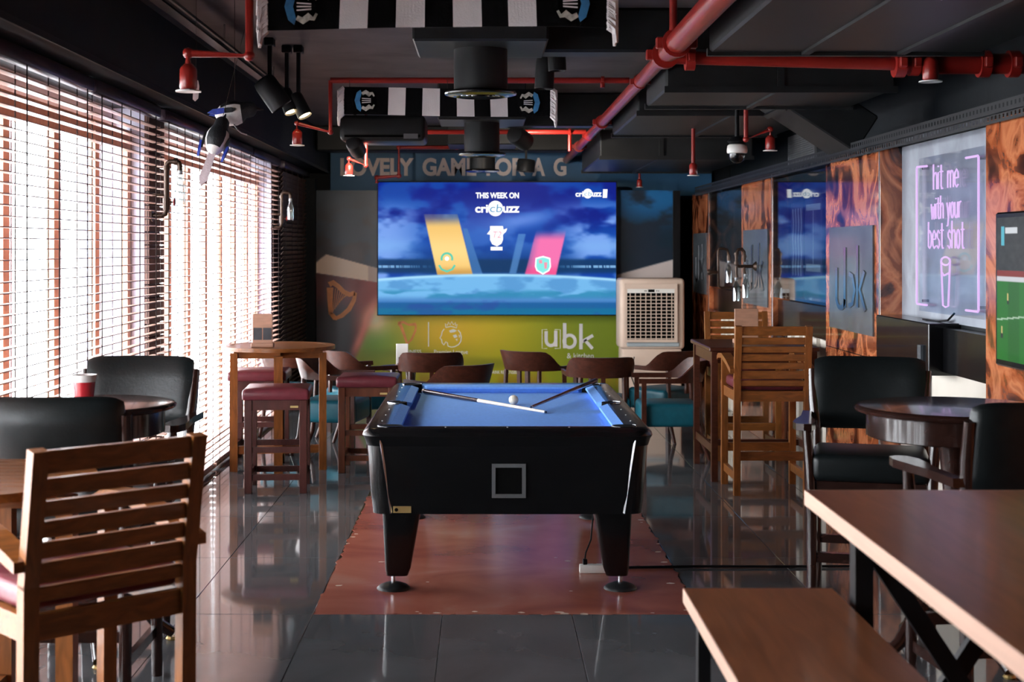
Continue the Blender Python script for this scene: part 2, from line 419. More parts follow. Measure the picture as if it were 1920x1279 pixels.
struct(MB().box(-16, -2.62, YB-8, YF+8, -.14, -.06).build('terrace', M['terrace']), 'sunlit terrace outside the windows')

# far wall, mural and trims
struct(MB().box(-2.62, 3.3, YF, YF+.15, -.08, ZC).build('wall_back', M['darkwall']))
up = struct(MB().box(-1.86, 2.75, 17.2, YF, 2.28, ZC).build('trim_1', M['uppermural']), 'dark blue painted frieze above the big screen')
SU = 2666.7/17.19
upm = lambda u, v, w: ((u-908)/SU, 17.195-w, 1.7-(v-464)/SU)
for wd, a, b in (('LOVELY', 638, 776), ('GAME', 792, 893), ('FOR', 912, 985), ('A', 998, 1022), ('G', 1038, 1062)):
    text(wd, a, b, 296, 330, upm, 0, M['letterpink'], up, bold=.04)

SM_ = 2666.7/16.6
def mmp(u, v, w): return ((u-908)/SM_, 16.6-w, 1.7-(v-464)/SM_)
def mural_fn(u, v):
    c = np.zeros(u.shape+(3,)); n = fbm(u*.018, v*.03); n2 = fbm(u*.05+9, v*.02+4)
    c[:] = (5, 28, 40)
    c = mixc(c, (20, 16, 18), sm(.42, .62, n)*sm(360, 440, v)*(u < 900))
    c = mixc(c, (56, 40, 38), .5*sm(430, 475, v)*sm(.35, .6, n2)*(u < 900)*1.0)
    # right side sky
    rs = sm(1120, 1160, u)
    c = mixc(c, (16, 78, 122), rs*(1-sm(370, 450, v)))
    c = mixc(c, (16, 28, 40), rs*sm(.36, .56, fbm(u*.02+3, v*.035+1)+.0012*(v-420)))
    # beer, left glass
    ft = np.where(u < 612, 490-(u-594)*.8, 476+(u-612)*.27); fb = 511+(u-594)*.155
    beer = sm(0, 2, v-fb)
    bc = np.zeros_like(c); t = sm(600, 712, u)[..., None]
    bc[:] = np.array((64, 20, 16))*(1-t)+np.array((128, 48, 36))*t
    bc = mixc(bc, (20, 14, 14), sm(548, 600, v)*(1-sm(640, 690, u)))
    bc = mixc(bc, (14, 20, 26), sm(585, 630, v)*(1-sm(620, 668, u)))
    leftz = (u < 760)
    c = np.where((beer*leftz)[..., None] > .5, bc, c)
    c = mixc(c, (206, 178, 158), (sm(0, 2, v-ft)*(1-sm(0, 2, v-fb)))*(u < 720)*(.75+.25*(u < 690)))
    # right glass foam
    gt = 512-(u-1163)*.27; gb = gt+46
    c = mixc(c, (150, 140, 136), sm(0, 3, v-gt)*(u > 1150)); c = mixc(c, (110, 70, 62), sm(0, 10, v-gb)*(u > 1150))
    # grass field
    eg = 709-(v-560)*.40
    fld = sm(-6, 8, u-eg)*sm(548, 596, v)
    g = np.zeros_like(c); g[:] = (128, 126, 22)
    g = mixc(g, (178, 146, 34), np.exp(-((u-830)/120)**2-((v-622)/42)**2))
    g = mixc(g, (84, 100, 26), sm(930, 1130, u)*.85)
    g = mixc(g, (100, 138, 46), np.exp(-((u-700)/55)**2-((v-640)/40)**2))
    g = mixc(g, (56, 66, 18), .7*sm(.40, .72, fbm(u*.006-v*.004+2, v*.022, 2)))
    g = mixc(g, (120, 86, 26), .6*sm(690, 716, v)*sm(.3, .6, n2)); g = mixc(g, (44, 48, 16), sm(712, 760, v))
    c = np.where(fld[..., None] > 0, c*(1-fld[..., None])+g*fld[..., None], c)
    c = mixc(c, (226, 196, 170), .85*np.exp(-((u-702)/26)**2-((v-600)/26)**2))
    c = mixc(c, (206, 130, 110), .8*np.exp(-((u-(eg-4))/9)**2)*sm(540, 590, v)*(1-sm(640, 690, v)))
    return c
mural = struct(MB().box(-1.96, 2.2, 16.601, 16.7, -.01, 2.366).build('trim_2', M['darkwall']), 'printed mural panel of beer glasses and a grass pitch')
paint_grid('mural_print', 334, 200, 593, 1262, 357, 737, lambda u, v, w: mmp(u, v, .0), mural_fn, M['mural'], mural, gain=1.3)
MB().box(2.2, 2.28, 16.55, 16.72, 0, 2.36).build('black_edge_post', M['black'], mural)
MB().box(-2.12, -1.965, 16.5, 16.72, 0, 2.5).build('dark_edge_post', M['darkwall'], mural)
# harps
def harp(cx, cy, s, name, label, strings=True):
    h = MB(); q = lambda x, y: (cx+x*s*.78, cy+y*s)
    # pillar, curved neck, soundboard
    h.ribbon([q(-.48,-.36), q(-.47,0), q(-.44,.40)], [.17*s,.15*s,.12*s], 0, .002, mmp)
    h.ribbon([q(-.50,-.44), q(-.36,-.50), q(-.18,-.40), q(.02,-.24), q(.24,-.16), q(.44,-.20)], [.16*s,.15*s,.13*s,.13*s,.13*s,.14*s], 0, .002, mmp)
    h.ribbon([q(.46,-.22), q(.40,.0), q(.22,.26), q(-.04,.44), q(-.22,.50)], [.08*s,.12*s,.13*s,.12*s,.10*s], 0, .002, mmp)
    h.ribbon([q(-.46,.36), q(-.30,.50), q(-.2,.52)], [.1*s,.14*s,.1*s], 0, .002, mmp)
    o = h.build(name, M['orange'], mural, label=label)
    if strings:
        t = MB()
        for k in range(9):
            f = k/9; t.ribbon([q(-.36+.78*f, -.36+.22*f), q(-.36+.05+.5*f-.1, .38-.55*f)], .02*s, 0, .0015, mmp)
        t.build('harp_string', M['orange'], mural)['kind'] = 'stuff'
harp(643, 563, 66, 'harp_emblem', 'large orange harp on the beer glass')
h = MB()
h.ribbon([(748,606),(752,612),(758,628),(763,644)], [7,6,5,4], 0, .002, mmp); h.ribbon([(746,606),(756,604),(766,609),(780,608)], [5,5,4,6], 0, .002, mmp)
h.ribbon([(780,608),(779,620),(772,636),(763,646)], [3,4,4,3], 0, .002, mmp)
h.build('small_harp_emblem', M['orange'], mural, label='small orange harp emblem on the pitch')
MB().prism([(802.6,604),(804.4,604),(804.4,650),(802.6,650)], 0, .002, mmp).build('divider_line', M['printwhite'], mural)
# crowned lion head emblem
l = MB()
l.ribbon([(833,617),(829,622),(828,628),(825,634),(828,637),(829,643),(832,647),(836,641),(839,643),(840,649),(846,651),(853,650),(860,646),(864,640),(865,632),(863,624),(859,619)], 1.7, 0, .002, mmp)
l.ribbon([(836,614),(835,607),(839,610),(841,604),(844,609),(847,603),(850,609),(854,605),(854,611),(857,608),(856,615),(846,612),(836,614)], 1.6, 0, .002, mmp)
for pl in ([(842,620),(850,617),(857,620),(852,623),(844,624)], [(849,629),(855,627),(858,632),(852,634)], [(854,636),(858,635),(857,640)], [(860,627),(863,630),(861,634)]):
    l.prism(pl, 0, .002, mmp)
l.build('lion_emblem', M['printwhite'], mural, label='white crowned lion head emblem')
text('GUINNESS', 744, 790, 656, 663, mmp, .002, M['printwhite'], mural)
text('Premier League', 814, 877, 656, 666, mmp, .002, M['printwhite'], mural)
text('PLEASE DRINK RESPONSIBLY', 900, 974, 695, 701, mmp, .002, M['printwhite'], mural)
text('& kitchen', 1063, 1113, 662, 672, mmp, .002, M['letter'], mural)
def arc(cx, cy, rx, ry, a0, a1, n=14): return [(cx+rx*math.cos(R(a0+(a1-a0)*k/n)), cy+ry*math.sin(R(a0+(a1-a0)*k/n))) for k in range(n+1)]
u = MB(); u.ribbon([(1024,621),(1024,636)]+arc(1033,638,9,10,180,0,10)+[(1042,638),(1042,621)], 6.2, 0, .002, mmp); u.prism([(1039,620),(1045.2,620),(1045.2,650),(1039,650)], 0, .0035, mmp)
u.build('logo_letter', M['letter'], mural)
u = MB(); u.prism([(1055.5,605.5),(1062,606),(1062,653),(1055.5,653)], 0, .0035, mmp); u.ribbon(arc(1068,640,10.5,11.5,0,360,28)[:-1], 6, 0, .002, mmp, closed=True); u.build('logo_letter', M['letter'], mural)
u = MB(); u.prism([(1086,607),(1092.4,607),(1092.4,655),(1086,655)], 0, .0035, mmp); u.ribbon([(1091,641),(1112,629)], 6, 0, .002, mmp); u.ribbon([(1096,637),(1111,654)], 6, 0, .002, mmp); u.build('logo_letter', M['letter'], mural)
u = MB()
for pts in ([(1026,618),(1016.5,618),(1016.5,653.5),(1026,653.5)], [(1040,618),(1050.5,618),(1050.5,653.5),(1040,653.5)]): u.ribbon(pts, 1.1, 0, .002, mmp)
u.build('logo_bracket', M['printwhite'], mural)

# right wall
wr = struct(MB().box(XR, 2.75, YB, YF, -.08, 2.36).build('wall_right', M['darkwall']), 'right wall of burl pillars and recessed panels')
MB().box(2.75, 3.3, YB, YF, 2.2, 2.34).build('ledge_top', M['darkwall'], wr)
MB().box(3.0, 3.3, YB, YF, 2.34, ZC).build('upper_wall', M['darkwall'], wr)
PIL = [(4.6, 6.95), (8.81, 10.2), (12.1, 13.55), (15.5, 16.75)]
for y0, y1 in PIL:
    MB().rbox(XP, XR+.01, y0, y1, 0, 2.32, .004, 1).build('burl_pillar', M['burl'], wr, label='glossy orange burl laminate pillar')
    MB().box(XP-.004, XP-.0005, y0+.002, y0+.012, 0, 2.32).build('steel_edge_strip', M['zinc'], wr)
MB().box(XP-.0015, XP+.01, 8.82, 10.19, .995, 1.0).build('panel_joint', M['dark'], wr)
REC = [(6.95, 8.81), (10.2, 12.1), (13.55, 15.5)]
for k, (y0, y1) in enumerate(REC):
    MB().box(XR-.012, XR+.02, y0, y1, 1.28, 2.32).build('concrete_panel' if k == 0 else 'glass_panel', M['conc'] if k == 0 else M['mirrorglass'], wr)
    MB().box(XR-.02, XR+.02, y0, y1, 0, 1.02).build('cream_panel', M['cream'], wr)
    MB().box(XR-.10, XR+.02, y0, y1, 1.02, 1.26).build('black_shelf_front', M['gloss'], wr)
    for q in range(6):
        if k: MB().box(XR-.05, XR-.018, y0+.12+q*.30, y0+.26+q*.30, .02, 1.0).build('corrugated_rib', M['cream'], wr)
o = tag(MB().rbox(2.42, 2.6, 7.75, 8.78, 1.0, 1.285, .005, 1).build('wall_cabinet', M['gloss']), 'black wall ledge box below the neon sign', 'cabinet')
MB().box(2.405, 2.421, 7.84, 7.90, .98, 1.16).build('door_slot', M['slate'], o)
MB().box(XP-.01, XR+.02, YB, 4.6, 0, 2.32).build('burl_side_panel', M['burl'], wr)
for y0, y1 in REC[1:]:
    MB().box(XP+.004, XP+.010, y0+.004, y1-.004, 1.28, 2.315).build('flush_glass', M['flushglass'], wr)

# perforated cable tray along the right wall
ct = MB(); y = 4.5
while y < 16.2:
    for z0 in (2.285, 2.335):
        c = [(y,z0),(y+.05,z0),(y+.05,z0+.05),(y,z0+.05)]; h = [(y+.015,z0+.015),(y+.035,z0+.015),(y+.035,z0+.035),(y+.015,z0+.035)]
        vs = [(2.40,a,b) for a, b in c]+[(2.40,a,b) for a, b in h]
        ct.add(vs, [(i, (i+1) % 4, 4+(i+1) % 4, 4+i) for i in range(4)])
    y += .05
ct.box(2.40, 2.6, 4.5, y, 2.325, 2.329)
o = tag(ct.build('cable_tray', M['duct']), 'perforated dark cable tray running above the burl pillars', 'cable tray')
t = MB().tube([(2.44, 4.6, 2.343), (2.46, 7, 2.35), (2.44, 9.5, 2.343), (2.45, 12, 2.346), (2.44, 16, 2.343)], .014, 6).build('cable_run', M['black'], o)

# ubk slate plates with cut mirror letters
def plate(y0, y1, z0, z1, name, label):
    p = thing(name, label, 'sign', (XP, (y0+y1)/2, z0))
    W = y1-y0; H = z1-z0
    MB().box(-.012, -.001, -W/2, W/2, 0, H).build('slate_plate', M['slate'], p)
    mp = lambda u, v, w: (-.012-w, W/2-u*W, v*H)
    st = .085
    a = MB(); a.ribbon([(.20,.60),(.20,.30)]+[(.20+.10*(1-math.cos(t)), .30-.09*math.sin(t)) for t in [PI*k/8 for k in range(9)]][:8]+[(.40,.30)], .05, 0, .006, mp)
    a.prism([(.375,.22),(.425,.22),(.425,.80),(.375,.80)], 0, .006, mp); a.build('mirror_letter', M['chrome'], p)
    a = MB(); a.ribbon([(.50,.55),(.58,.53),(.63,.40),(.58,.27),(.50,.24)], .045, 0, .006, mp); a.build('mirror_letter', M['chrome'], p)
    a = MB(); a.prism([(.665,.24),(.71,.24),(.71,.82),(.665,.82)], 0, .006, mp); a.ribbon([(.84,.58),(.74,.41),(.86,.22)], .045, 0, .006, mp); a.build('mirror_letter', M['chrome'], p)
    return p
plate(8.93, 10.05, 1.14, 1.84, 'slate_sign', 'grey slate sign with large mirror letters on the burl pillar beside the neon sign')
plate(12.25, 13.4, 1.18, 1.86, 'slate_sign', 'slate sign with mirror letters behind the bottle pipe lamps')
plate(15.65, 16.6, 1.18, 1.86, 'slate_sign', 'dark blue-lit sign with mirror letters nearest the air cooler')
# ------------------------------------------------------------------ blinds
def blind(y0, y1, label, m, tilt, name='venetian_blind', grp='venetian blinds along the window wall'):
    L = y1-y0; b = thing(name, label, 'blind', (-2.08, y0, 0), 0, grp)
    me = MB().box(-.025, .025, 0, L, -.0025, .0025).mesh('slat', m)
    n = 51
    for k in range(n): link('slat', me, b, loc=(0, 0, .06+k*.048), rot=(0, R(tilt), 0))
    MB().rbox(-.035, .035, 0, L, 2.515, 2.595, .02, 2).build('head_rail', M['rail'], b, smooth=40)
    MB().rbox(-.028, .028, 0, L, .015, .045, .006, 1).build('bottom_rail', m, b)
    nc = max(2, round(L/.40)); cm = MB()
    ce = MB().box(-.028, -.0255, -.007, .007, .03, 2.52).box(.0255, .028, -.007, .007, .03, 2.52).mesh('ladder_cord', M['cord'])
    for k in range(nc): link('ladder_cord', ce, b, loc=(0, .12+(L-.24)*k/(nc-1), 0))
    return b
blind(4.02, 5.74, 'brown venetian blind at the left edge of the picture', M['slat'], -1)
blind(5.78, 7.48, 'brown venetian blind directly behind the red drink cup', M['slat'], -1)
blind(7.52, 9.02, 'brown venetian blind behind the two hanging magpies and near pipe lamp', M['slat'], -1)
blind(9.14, 10.88, 'brown venetian blind just past the near brick column', M['slat'], -1)
blind(10.92, 12.62, 'brown venetian blind behind the round teak table with menu stand', M['slat'], -1)
blind(12.66, 14.32, 'brown venetian blind before the far brick column', M['slat'], -1)
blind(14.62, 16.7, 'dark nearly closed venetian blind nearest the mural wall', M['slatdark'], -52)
tag(MB().box(-2.2, -2.15, 14.33, 14.39, .02, 2.55).build('light_gap_strip', M['lav']), 'pale vertical strip painted as light in the gap between the far blinds', 'trim')  # pale colour stands for light coming through the gap

# ------------------------------------------------------------------ ceiling equipment
def slab(name, x0, x1, y0, y1, z0, z1, label, cat, m='duct', r=.015):
    return tag(MB().rbox(x0, x1, y0, y1, z0, z1, r, 1).build(name, M[m]), label, cat)
def duct_box(name, x0, x1, y0, y1, z0, z1, label, seams=(.5,)):
    t = thing(name, label, 'duct', ((x0+x1)/2, (y0+y1)/2, z0))
    hx, hy, hz = (x1-x0)/2, (y1-y0)/2, z1-z0
    MB().rbox(-hx, hx, -hy, hy, 0, hz, .012, 1).build('duct_body', M['duct'], t)
    for s in seams:
        xx = -hx+2*hx*s; MB().box(xx-.02, xx+.02, -hy-.015, hy+.015, -.015, hz).build('flange', M['duct'], t)
    for yy in (-hy, hy): MB().box(-hx-.01, hx+.01, yy-.02, yy+.02, -.018, .02).build('flange', M['duct'], t)
    for sx in (-.8, .8):
        MB().cyl((hx*sx, 0, hz-.01), (hx*sx, 0, ZC-z0), .005, n=6).build('hanger_rod', M['zinc'], t)
    return t
duct_box('rectangular_duct', 1.13, 2.5, 5.5, 7.15, 2.68, 2.92, 'wide flat black duct above the red cross pipe', (.35, .7))
duct_box('rectangular_duct', 1.06, 2.4, 8.3, 9.3, 2.62, 2.90, 'black duct just past the red pipe coupling', (.5,))
duct_box('rectangular_duct', 1.10, 2.55, 13.5, 16.0, 2.55, 2.82, 'large black duct hiding the end of the lettered frieze', (.4,))
duct_box('rectangular_duct', 1.1, 2.5, 10.2, 12.2, 2.66, 2.92, 'black duct above the dome camera', (.5,))
# angled duct drop
t = thing('angled_duct', 'black duct dropping at an angle to the right wall vent', 'duct', (1.75, 9.75, 2.7))
Mx = Matrix.Rotation(R(33), 4, 'Y')
MB().rbox(-.30, .55, -.30, .30, -.14, .14, .01, 1, Mx).build('duct_body', M['duct'], t); MB().box(-.02, .02, -.31, .31, -.16, .16, Mx).build('flange', M['duct'], t)
t.location.z = 2.74; t.location.x = 2.05; t.location.y = 9.62
duct = t
for nm, x0, x1, y0, y1, z0, lb in (('ceiling_beam', .02, 2.6, 8.0, 8.22, 2.80, 'dark beam crossing the ceiling above the round duct outlet'),
    ('ceiling_beam', .1, 2.6, 12.4, 12.65, 2.76, 'bluish dark beam crossing behind the far scarf'), ('ceiling_beam', -1.86, 2.6, 15.75, 16.1, 2.77, 'black beam just in front of the lettered frieze')):
    slab(nm, x0, x1, y0, y1, z0, ZC, lb, 'beam')
# round duct outlets
def outlet(x, y, zb, r, zt, label):
    t = thing('round_duct_outlet', label, 'duct', (x, y, zb), 0, 'round air outlets down the middle of the ceiling')
    MB().rbox(-.36, .36, -.35, .35, zt-zb, ZC-zb, .012, 1).build('plenum_box', M['duct'], t)
    MB().lathe([(r,.01),(r,zt-zb)], 36).build('duct_tube', M['duct'], t, smooth=40)
    MB().lathe([(r*.82,.012),(r*.95,.0),(r*1.33,.012),(r*1.35,.02),(r*1.30,.03),(r,.035)], 36).build('outlet_rim', M['gloss'], t, smooth=50)
    MB().lathe([(0.001,.03),(r*.8,.03),(r*.8,.04),(0.001,.04)], 28).build('damper_disc', M['dark'], t)
    for k in range(3): MB().lathe([(r*(.25+.2*k),.008),(r*(.25+.2*k)+.012,.004),(r*(.25+.2*k)+.02,.02)], 28).build('diffuser_ring', M['gloss'], t, smooth=50)
outlet(-.02, 7.85, 2.53, .148, 2.79, 'nearest round black air outlet hanging under a box plenum')
outlet(-.02, 11.9, 2.46, .148, 2.74, 'middle round black air outlet behind the far scarf')
outlet(-.02, 15.0, 2.49, .135, 2.76, 'farthest round black air outlet in front of the frieze letters')
# split air conditioner
t = thing('ceiling_air_conditioner', 'black ceiling air conditioner behind the far scarf on the left', 'air conditioner', (-.86, 12.3, 2.6))
MB().rbox(-.36, .36, -.3, .3, 0, .22, .04, 3).build('housing', M['duct'], t, smooth=40)
MB().box(-.32, .32, -.305, -.29, .03, .05).build('air_slot', M['dark'], t); MB().box(.18, .30, -.31, -.29, .02, .06).build('louver', M['grey'], t)
for sx in (-.3, .3): MB().cyl((sx,0,.2), (sx,0,.45), .006, n=6).build('hanger_rod', M['zinc'], t)

# ---- red sprinkler pipes
def pipe_run(name, label, segs, joints=(), heads=(), collars=()):
    t = thing(name, label, 'pipe', segs[0][0][0])
    o0 = Vector(segs[0][0][0])
    for pts, r in segs:
        q = [tuple(Vector(p)-o0) for p in pts]
        MB().tube(q, r, 14).build('pipe', M['red'], t, smooth=50)
        for p in q[1:-1]:
            MB().lathe([(0.001,-r*1.3),(r*.9,-r*1.0),(r*1.28,-r*.4),(r*1.28,r*.4),(r*.9,r*1.0),(0.001,r*1.3)], 14, Matrix.Translation(p)).build('elbow', M['red'], t, smooth=60)
    for p, axis, r in joints:
        p = Vector(p)-o0; a = Vector(axis).normalized()
        MB().cyl(p-a*r*.5, p+a*r*.5, r*1.32, n=18).build('coupling', M['red'], t, smooth=40)
        s = a.cross(Vector((0,0,1))) if abs(a.z) < .9 else Vector((1,0,0)); s.normalize()
        for sg in (-1, 1):
            c = p+s*sg*r*1.45; MB().rbox(c.x-r*.38, c.x+r*.38, c.y-r*.38, c.y+r*.38, c.z-r*.5, c.z+r*.5, r*.1, 1).build('clamp_bolt', M['red'], t)
    for p, s in heads:
        p = Vector(p)-o0; T = Matrix.Translation(p)
        MB().lathe([(.012*s,.055*s),(.024*s,.042*s),(.027*s,.036*s),(.028*s,-.02*s),(.022*s,-.03*s)], 16, T).build('sprinkler_head', M['red'], t, smooth=50)
        MB().lathe([(.001,-.03*s),(.040*s,-.034*s),(.040*s,-.030*s),(.02*s,-.026*s)], 20, T).build('escutcheon', M['disc'], t, smooth=50)
    return t
MXX, MZ = .987, 2.75
pipe_run('sprinkler_main', 'thick red sprinkler main running the length of the ceiling',
    [([(MXX,2.0,MZ),(MXX,7.6,MZ)], .058), ([(MXX,7.6,MZ),(MXX,17.1,MZ)], .042), ([(MXX-.03,7.2,MZ+.05),(MXX-.03,7.2,ZC)], .02)],
    joints=[((MXX,7.3,MZ),(0,1,0),.058), ((MXX,7.75,MZ),(0,1,0),.058), ((MXX,9.0,MZ),(0,1,0),.036), ((MXX,11.9,MZ),(0,1,0),.044), ((MXX,14.8,MZ),(0,1,0),.044), ((MXX,13.4,MZ),(0,1,0),.036)])
pipe_run('sprinkler_cross_pipe', 'red cross pipe running right from the main to the wall',
    [([(1.04,7.75,2.735),(2.26,7.75,2.70)], .036), ([(2.26,7.75,2.70),(2.99,7.75,2.70)], .056), ([(2.4,7.70,2.74),(2.4,7.70,3.0)], .02)],
    joints=[((1.12,7.75,2.73),(1,0,0),.05), ((2.26,7.75,2.70),(1,0,0),.056), ((2.34,7.75,2.70),(1,0,0),.05), ((2.72,7.75,2.70),(1,0,0),.056), ((2.88,7.75,2.70),(1,0,0),.056)], heads=[((2.41,7.68,2.645),1.55)])
def drop(label, x, y, z, xe, ze, ye=None, ztop=ZC, r=.017, s=1.25):
    ye = y if ye is None else ye
    return pipe_run('sprinkler_drop', label, [([(x,y,ztop),(x,y,z),(xe,ye,z+ze),(xe,ye,z+ze-.07)], r)], heads=[((xe,ye,z+ze-.11), s)])
drop('red sprinkler drop nearest the left windows above the magpies', -.925, 5.6, 2.455, -1.165, .01)
drop('red sprinkler drop beside the two lit spotlights', -1.04, 9.62, 2.48, -1.265, .06, ztop=2.83, r=.015)
drop('red sprinkler drop in front of the first frieze letters', -1.04, 12.5, 2.42, -1.19, .06, r=.015)
drop('red sprinkler drop beside the dome camera', 1.84, 10.0, 2.46, 2.01, .07, r=.017)
pipe_run('sprinkler_drop', 'straight red sprinkler drop left of the dome camera', [([(1.69,11.5,2.66),(1.69,11.5,2.36)], .016)], heads=[((1.69,11.5,2.32),1.2)])
pipe_run('sprinkler_drop', 'small red sprinkler drop at the top right corner of the big screen', [([(1.79,16.4,ZC),(1.79,16.4,2.46)], .014)], heads=[((1.79,16.4,2.43),1.1)])
pipe_run('sprinkler_branch', 'red branch pipe that the far scarf hangs on', [([(-1.04,9.62,2.83),(.98,9.62,2.83)], .02), ([(.80,9.62,2.83),(.80,9.62,2.78)], .016)], joints=[((.80,9.62,2.83),(1,0,0),.022)])
pipe_run('sprinkler_branch', 'red branch pipe behind the middle air outlet', [([(-.55,13.3,2.78),(.95,13.3,2.78)], .022), ([(.80,13.3,2.78),(.80,13.3,2.60)], .018)], joints=[((.80,13.3,2.78),(1,0,0),.024)])
pipe_run('sprinkler_branch', 'red bent pipe ending at the top left corner of the big screen', [([(-.3,15.5,ZC),(-.3,15.5,2.79),(-.93,15.5,2.79),(-.93,15.5,2.48),(-1.17,15.5,2.46),(-1.17,15.5,2.40)], .022)])

# ---- lighting track and spots
t = thing('light_track', 'long black ceiling light track above the blinds', 'track', (-1.57, 4.0, 2.9))
MB().box(-.03, .03, 0, 7.2, -.02, .02).build('track_rail', M['gloss'], t); MB().box(.05, .065, 0, 7.2, -.01, .005).build('cable', M['black'], t)
for k in range(4): MB().cyl((0,.6+k*2,0), (0,.6+k*2,.15), .006, n=6).build('hanger_rod', M['zinc'], t)
def spot(label, pos, aim, r=.06, L=.18, lit=False, ztop=ZC, nm='track_spotlight', watts=25, cone=70):
    t = thing(nm, label, 'spotlight', pos, 0, 'black ceiling spotlights')
    a = Vector(aim).normalized(); q = Vector((0,0,1)).rotation_difference(-a).to_matrix().to_4x4()
    MB().lathe([(r*.55,L),(r*.9,L*.95),(r,L*.8),(r,0),(r*.93,-.004),(r*.90,.012),(.001,.02)], 24, q).build('lamp_housing', M['duct'], t, smooth=40)
    MB().lathe([(.001,.010),(r*.86,.010),(r*.86,.016)], 20, q).build('lamp_face', M['lampwarm'] if lit else M['zinc'], t)
    top = Vector(pos); back = -a*L*.6
    MB().box(back.x-.012, back.x+.012, back.y-.02, back.y+.02, back.z, ztop-pos[2]).build('mounting_arm', M['black'], t)
    MB().rbox(back.x-.03, back.x+.03, back.y-.05, back.y+.05, ztop-pos[2]-.05, ztop-pos[2], .005, 1).build('driver_box', M['black'], t)
    if lit:
        ld = bpy.data.lights.new('spot_glow', 'SPOT'); ld.energy = watts; ld.color = (1,.75,.45) if watts < 50 else (1,.88,.74); ld.spot_size = R(cone); ld.spot_blend = .8; ld.shadow_soft_size = .04
        lo = bpy.data.objects.new('spot_glow', ld); COL.objects.link(lo); lo.parent = t; lo.location = tuple(a*.03)
        lo.rotation_euler = a.to_track_quat('-Z', 'Y').to_euler()
    return t
spot('lit spotlight left of the pair, warm glow', at(547,210,9.5), (.35,-.25,-.9), .05, .17, True)
spot('lit spotlight right of the pair, warm glow', at(572,217,9.5), (.45,-.2,-.85), .05, .17, True)
spot('large unlit black spotlight next to the lit pair', at(528,200,9.2), (.55,.1,-.8), .075, .22)
spot('unlit black spotlight right of the nearest air outlet', at(1045,132,8.6), (.05,0,-1), .055, .16)
spot('unlit box spotlight over the crest of the far scarf', at(1020,166,8.9), (-.05,0,-1), .06, .20)
spot('black spotlight right of the middle air outlet, with added light on the mural wall', at(985,266,12.9), (.45,.75,-.25), .085, .22, True, watts=52, cone=120)  # its light is an addition, to brighten the mural wall
spot('unlit black spotlight in front of the letter R', at(985,322,15.6), (-.1,0,-1), .10, .14)
spot('black spotlight over the first frieze letters, with added light on the mural wall', at(672,283,12.2), (.12,.9,-.28), .07, .22, True, watts=52, cone=120)  # switched on as extra light for the dim mural and frieze

# ---- dome camera, vent
p = at(1382, 285, 10.1)
t = thing('dome_camera', 'white dome security camera hanging from the ceiling', 'camera', p)
MB().lathe([(.055,.055),(.068,.045),(.073,.008),(.070,-.008),(.057,-.012)], 28).build('housing', M['white'], t, smooth=50)
MB().lathe([(.057,-.010),(.056,-.035),(.044,-.062),(.022,-.077),(.001,-.081)], 24).build('dome', M['gloss'], t, smooth=80)
MB().lathe([(.05,.055),(.07,.075),(.05,.10),(.016,.11),(.014,ZC-p[2])], 20).build('pendant_mount', M['black'], t, smooth=50)
t = thing('wall_vent', 'grey louvred vent grille high on the right wall', 'vent', (3.0, 13.4, 2.46))
MB().box(-.02, 0, -.56, .56, 0, .04).box(-.02, 0, -.56, .56, .28, .32).box(-.02, 0, -.56, -.52, .04, .28).box(-.02, 0, .52, .56, .04, .28).build('vent_frame', M['zinc'], t)
lv = MB().box(-.02, 0, -.53, .53, -.007, .003).mesh('louver', M['zinc'])
for k in range(12): link('louver', lv, t, loc=(-.003, 0, .05+k*.02), rot=(0, R(30), 0))

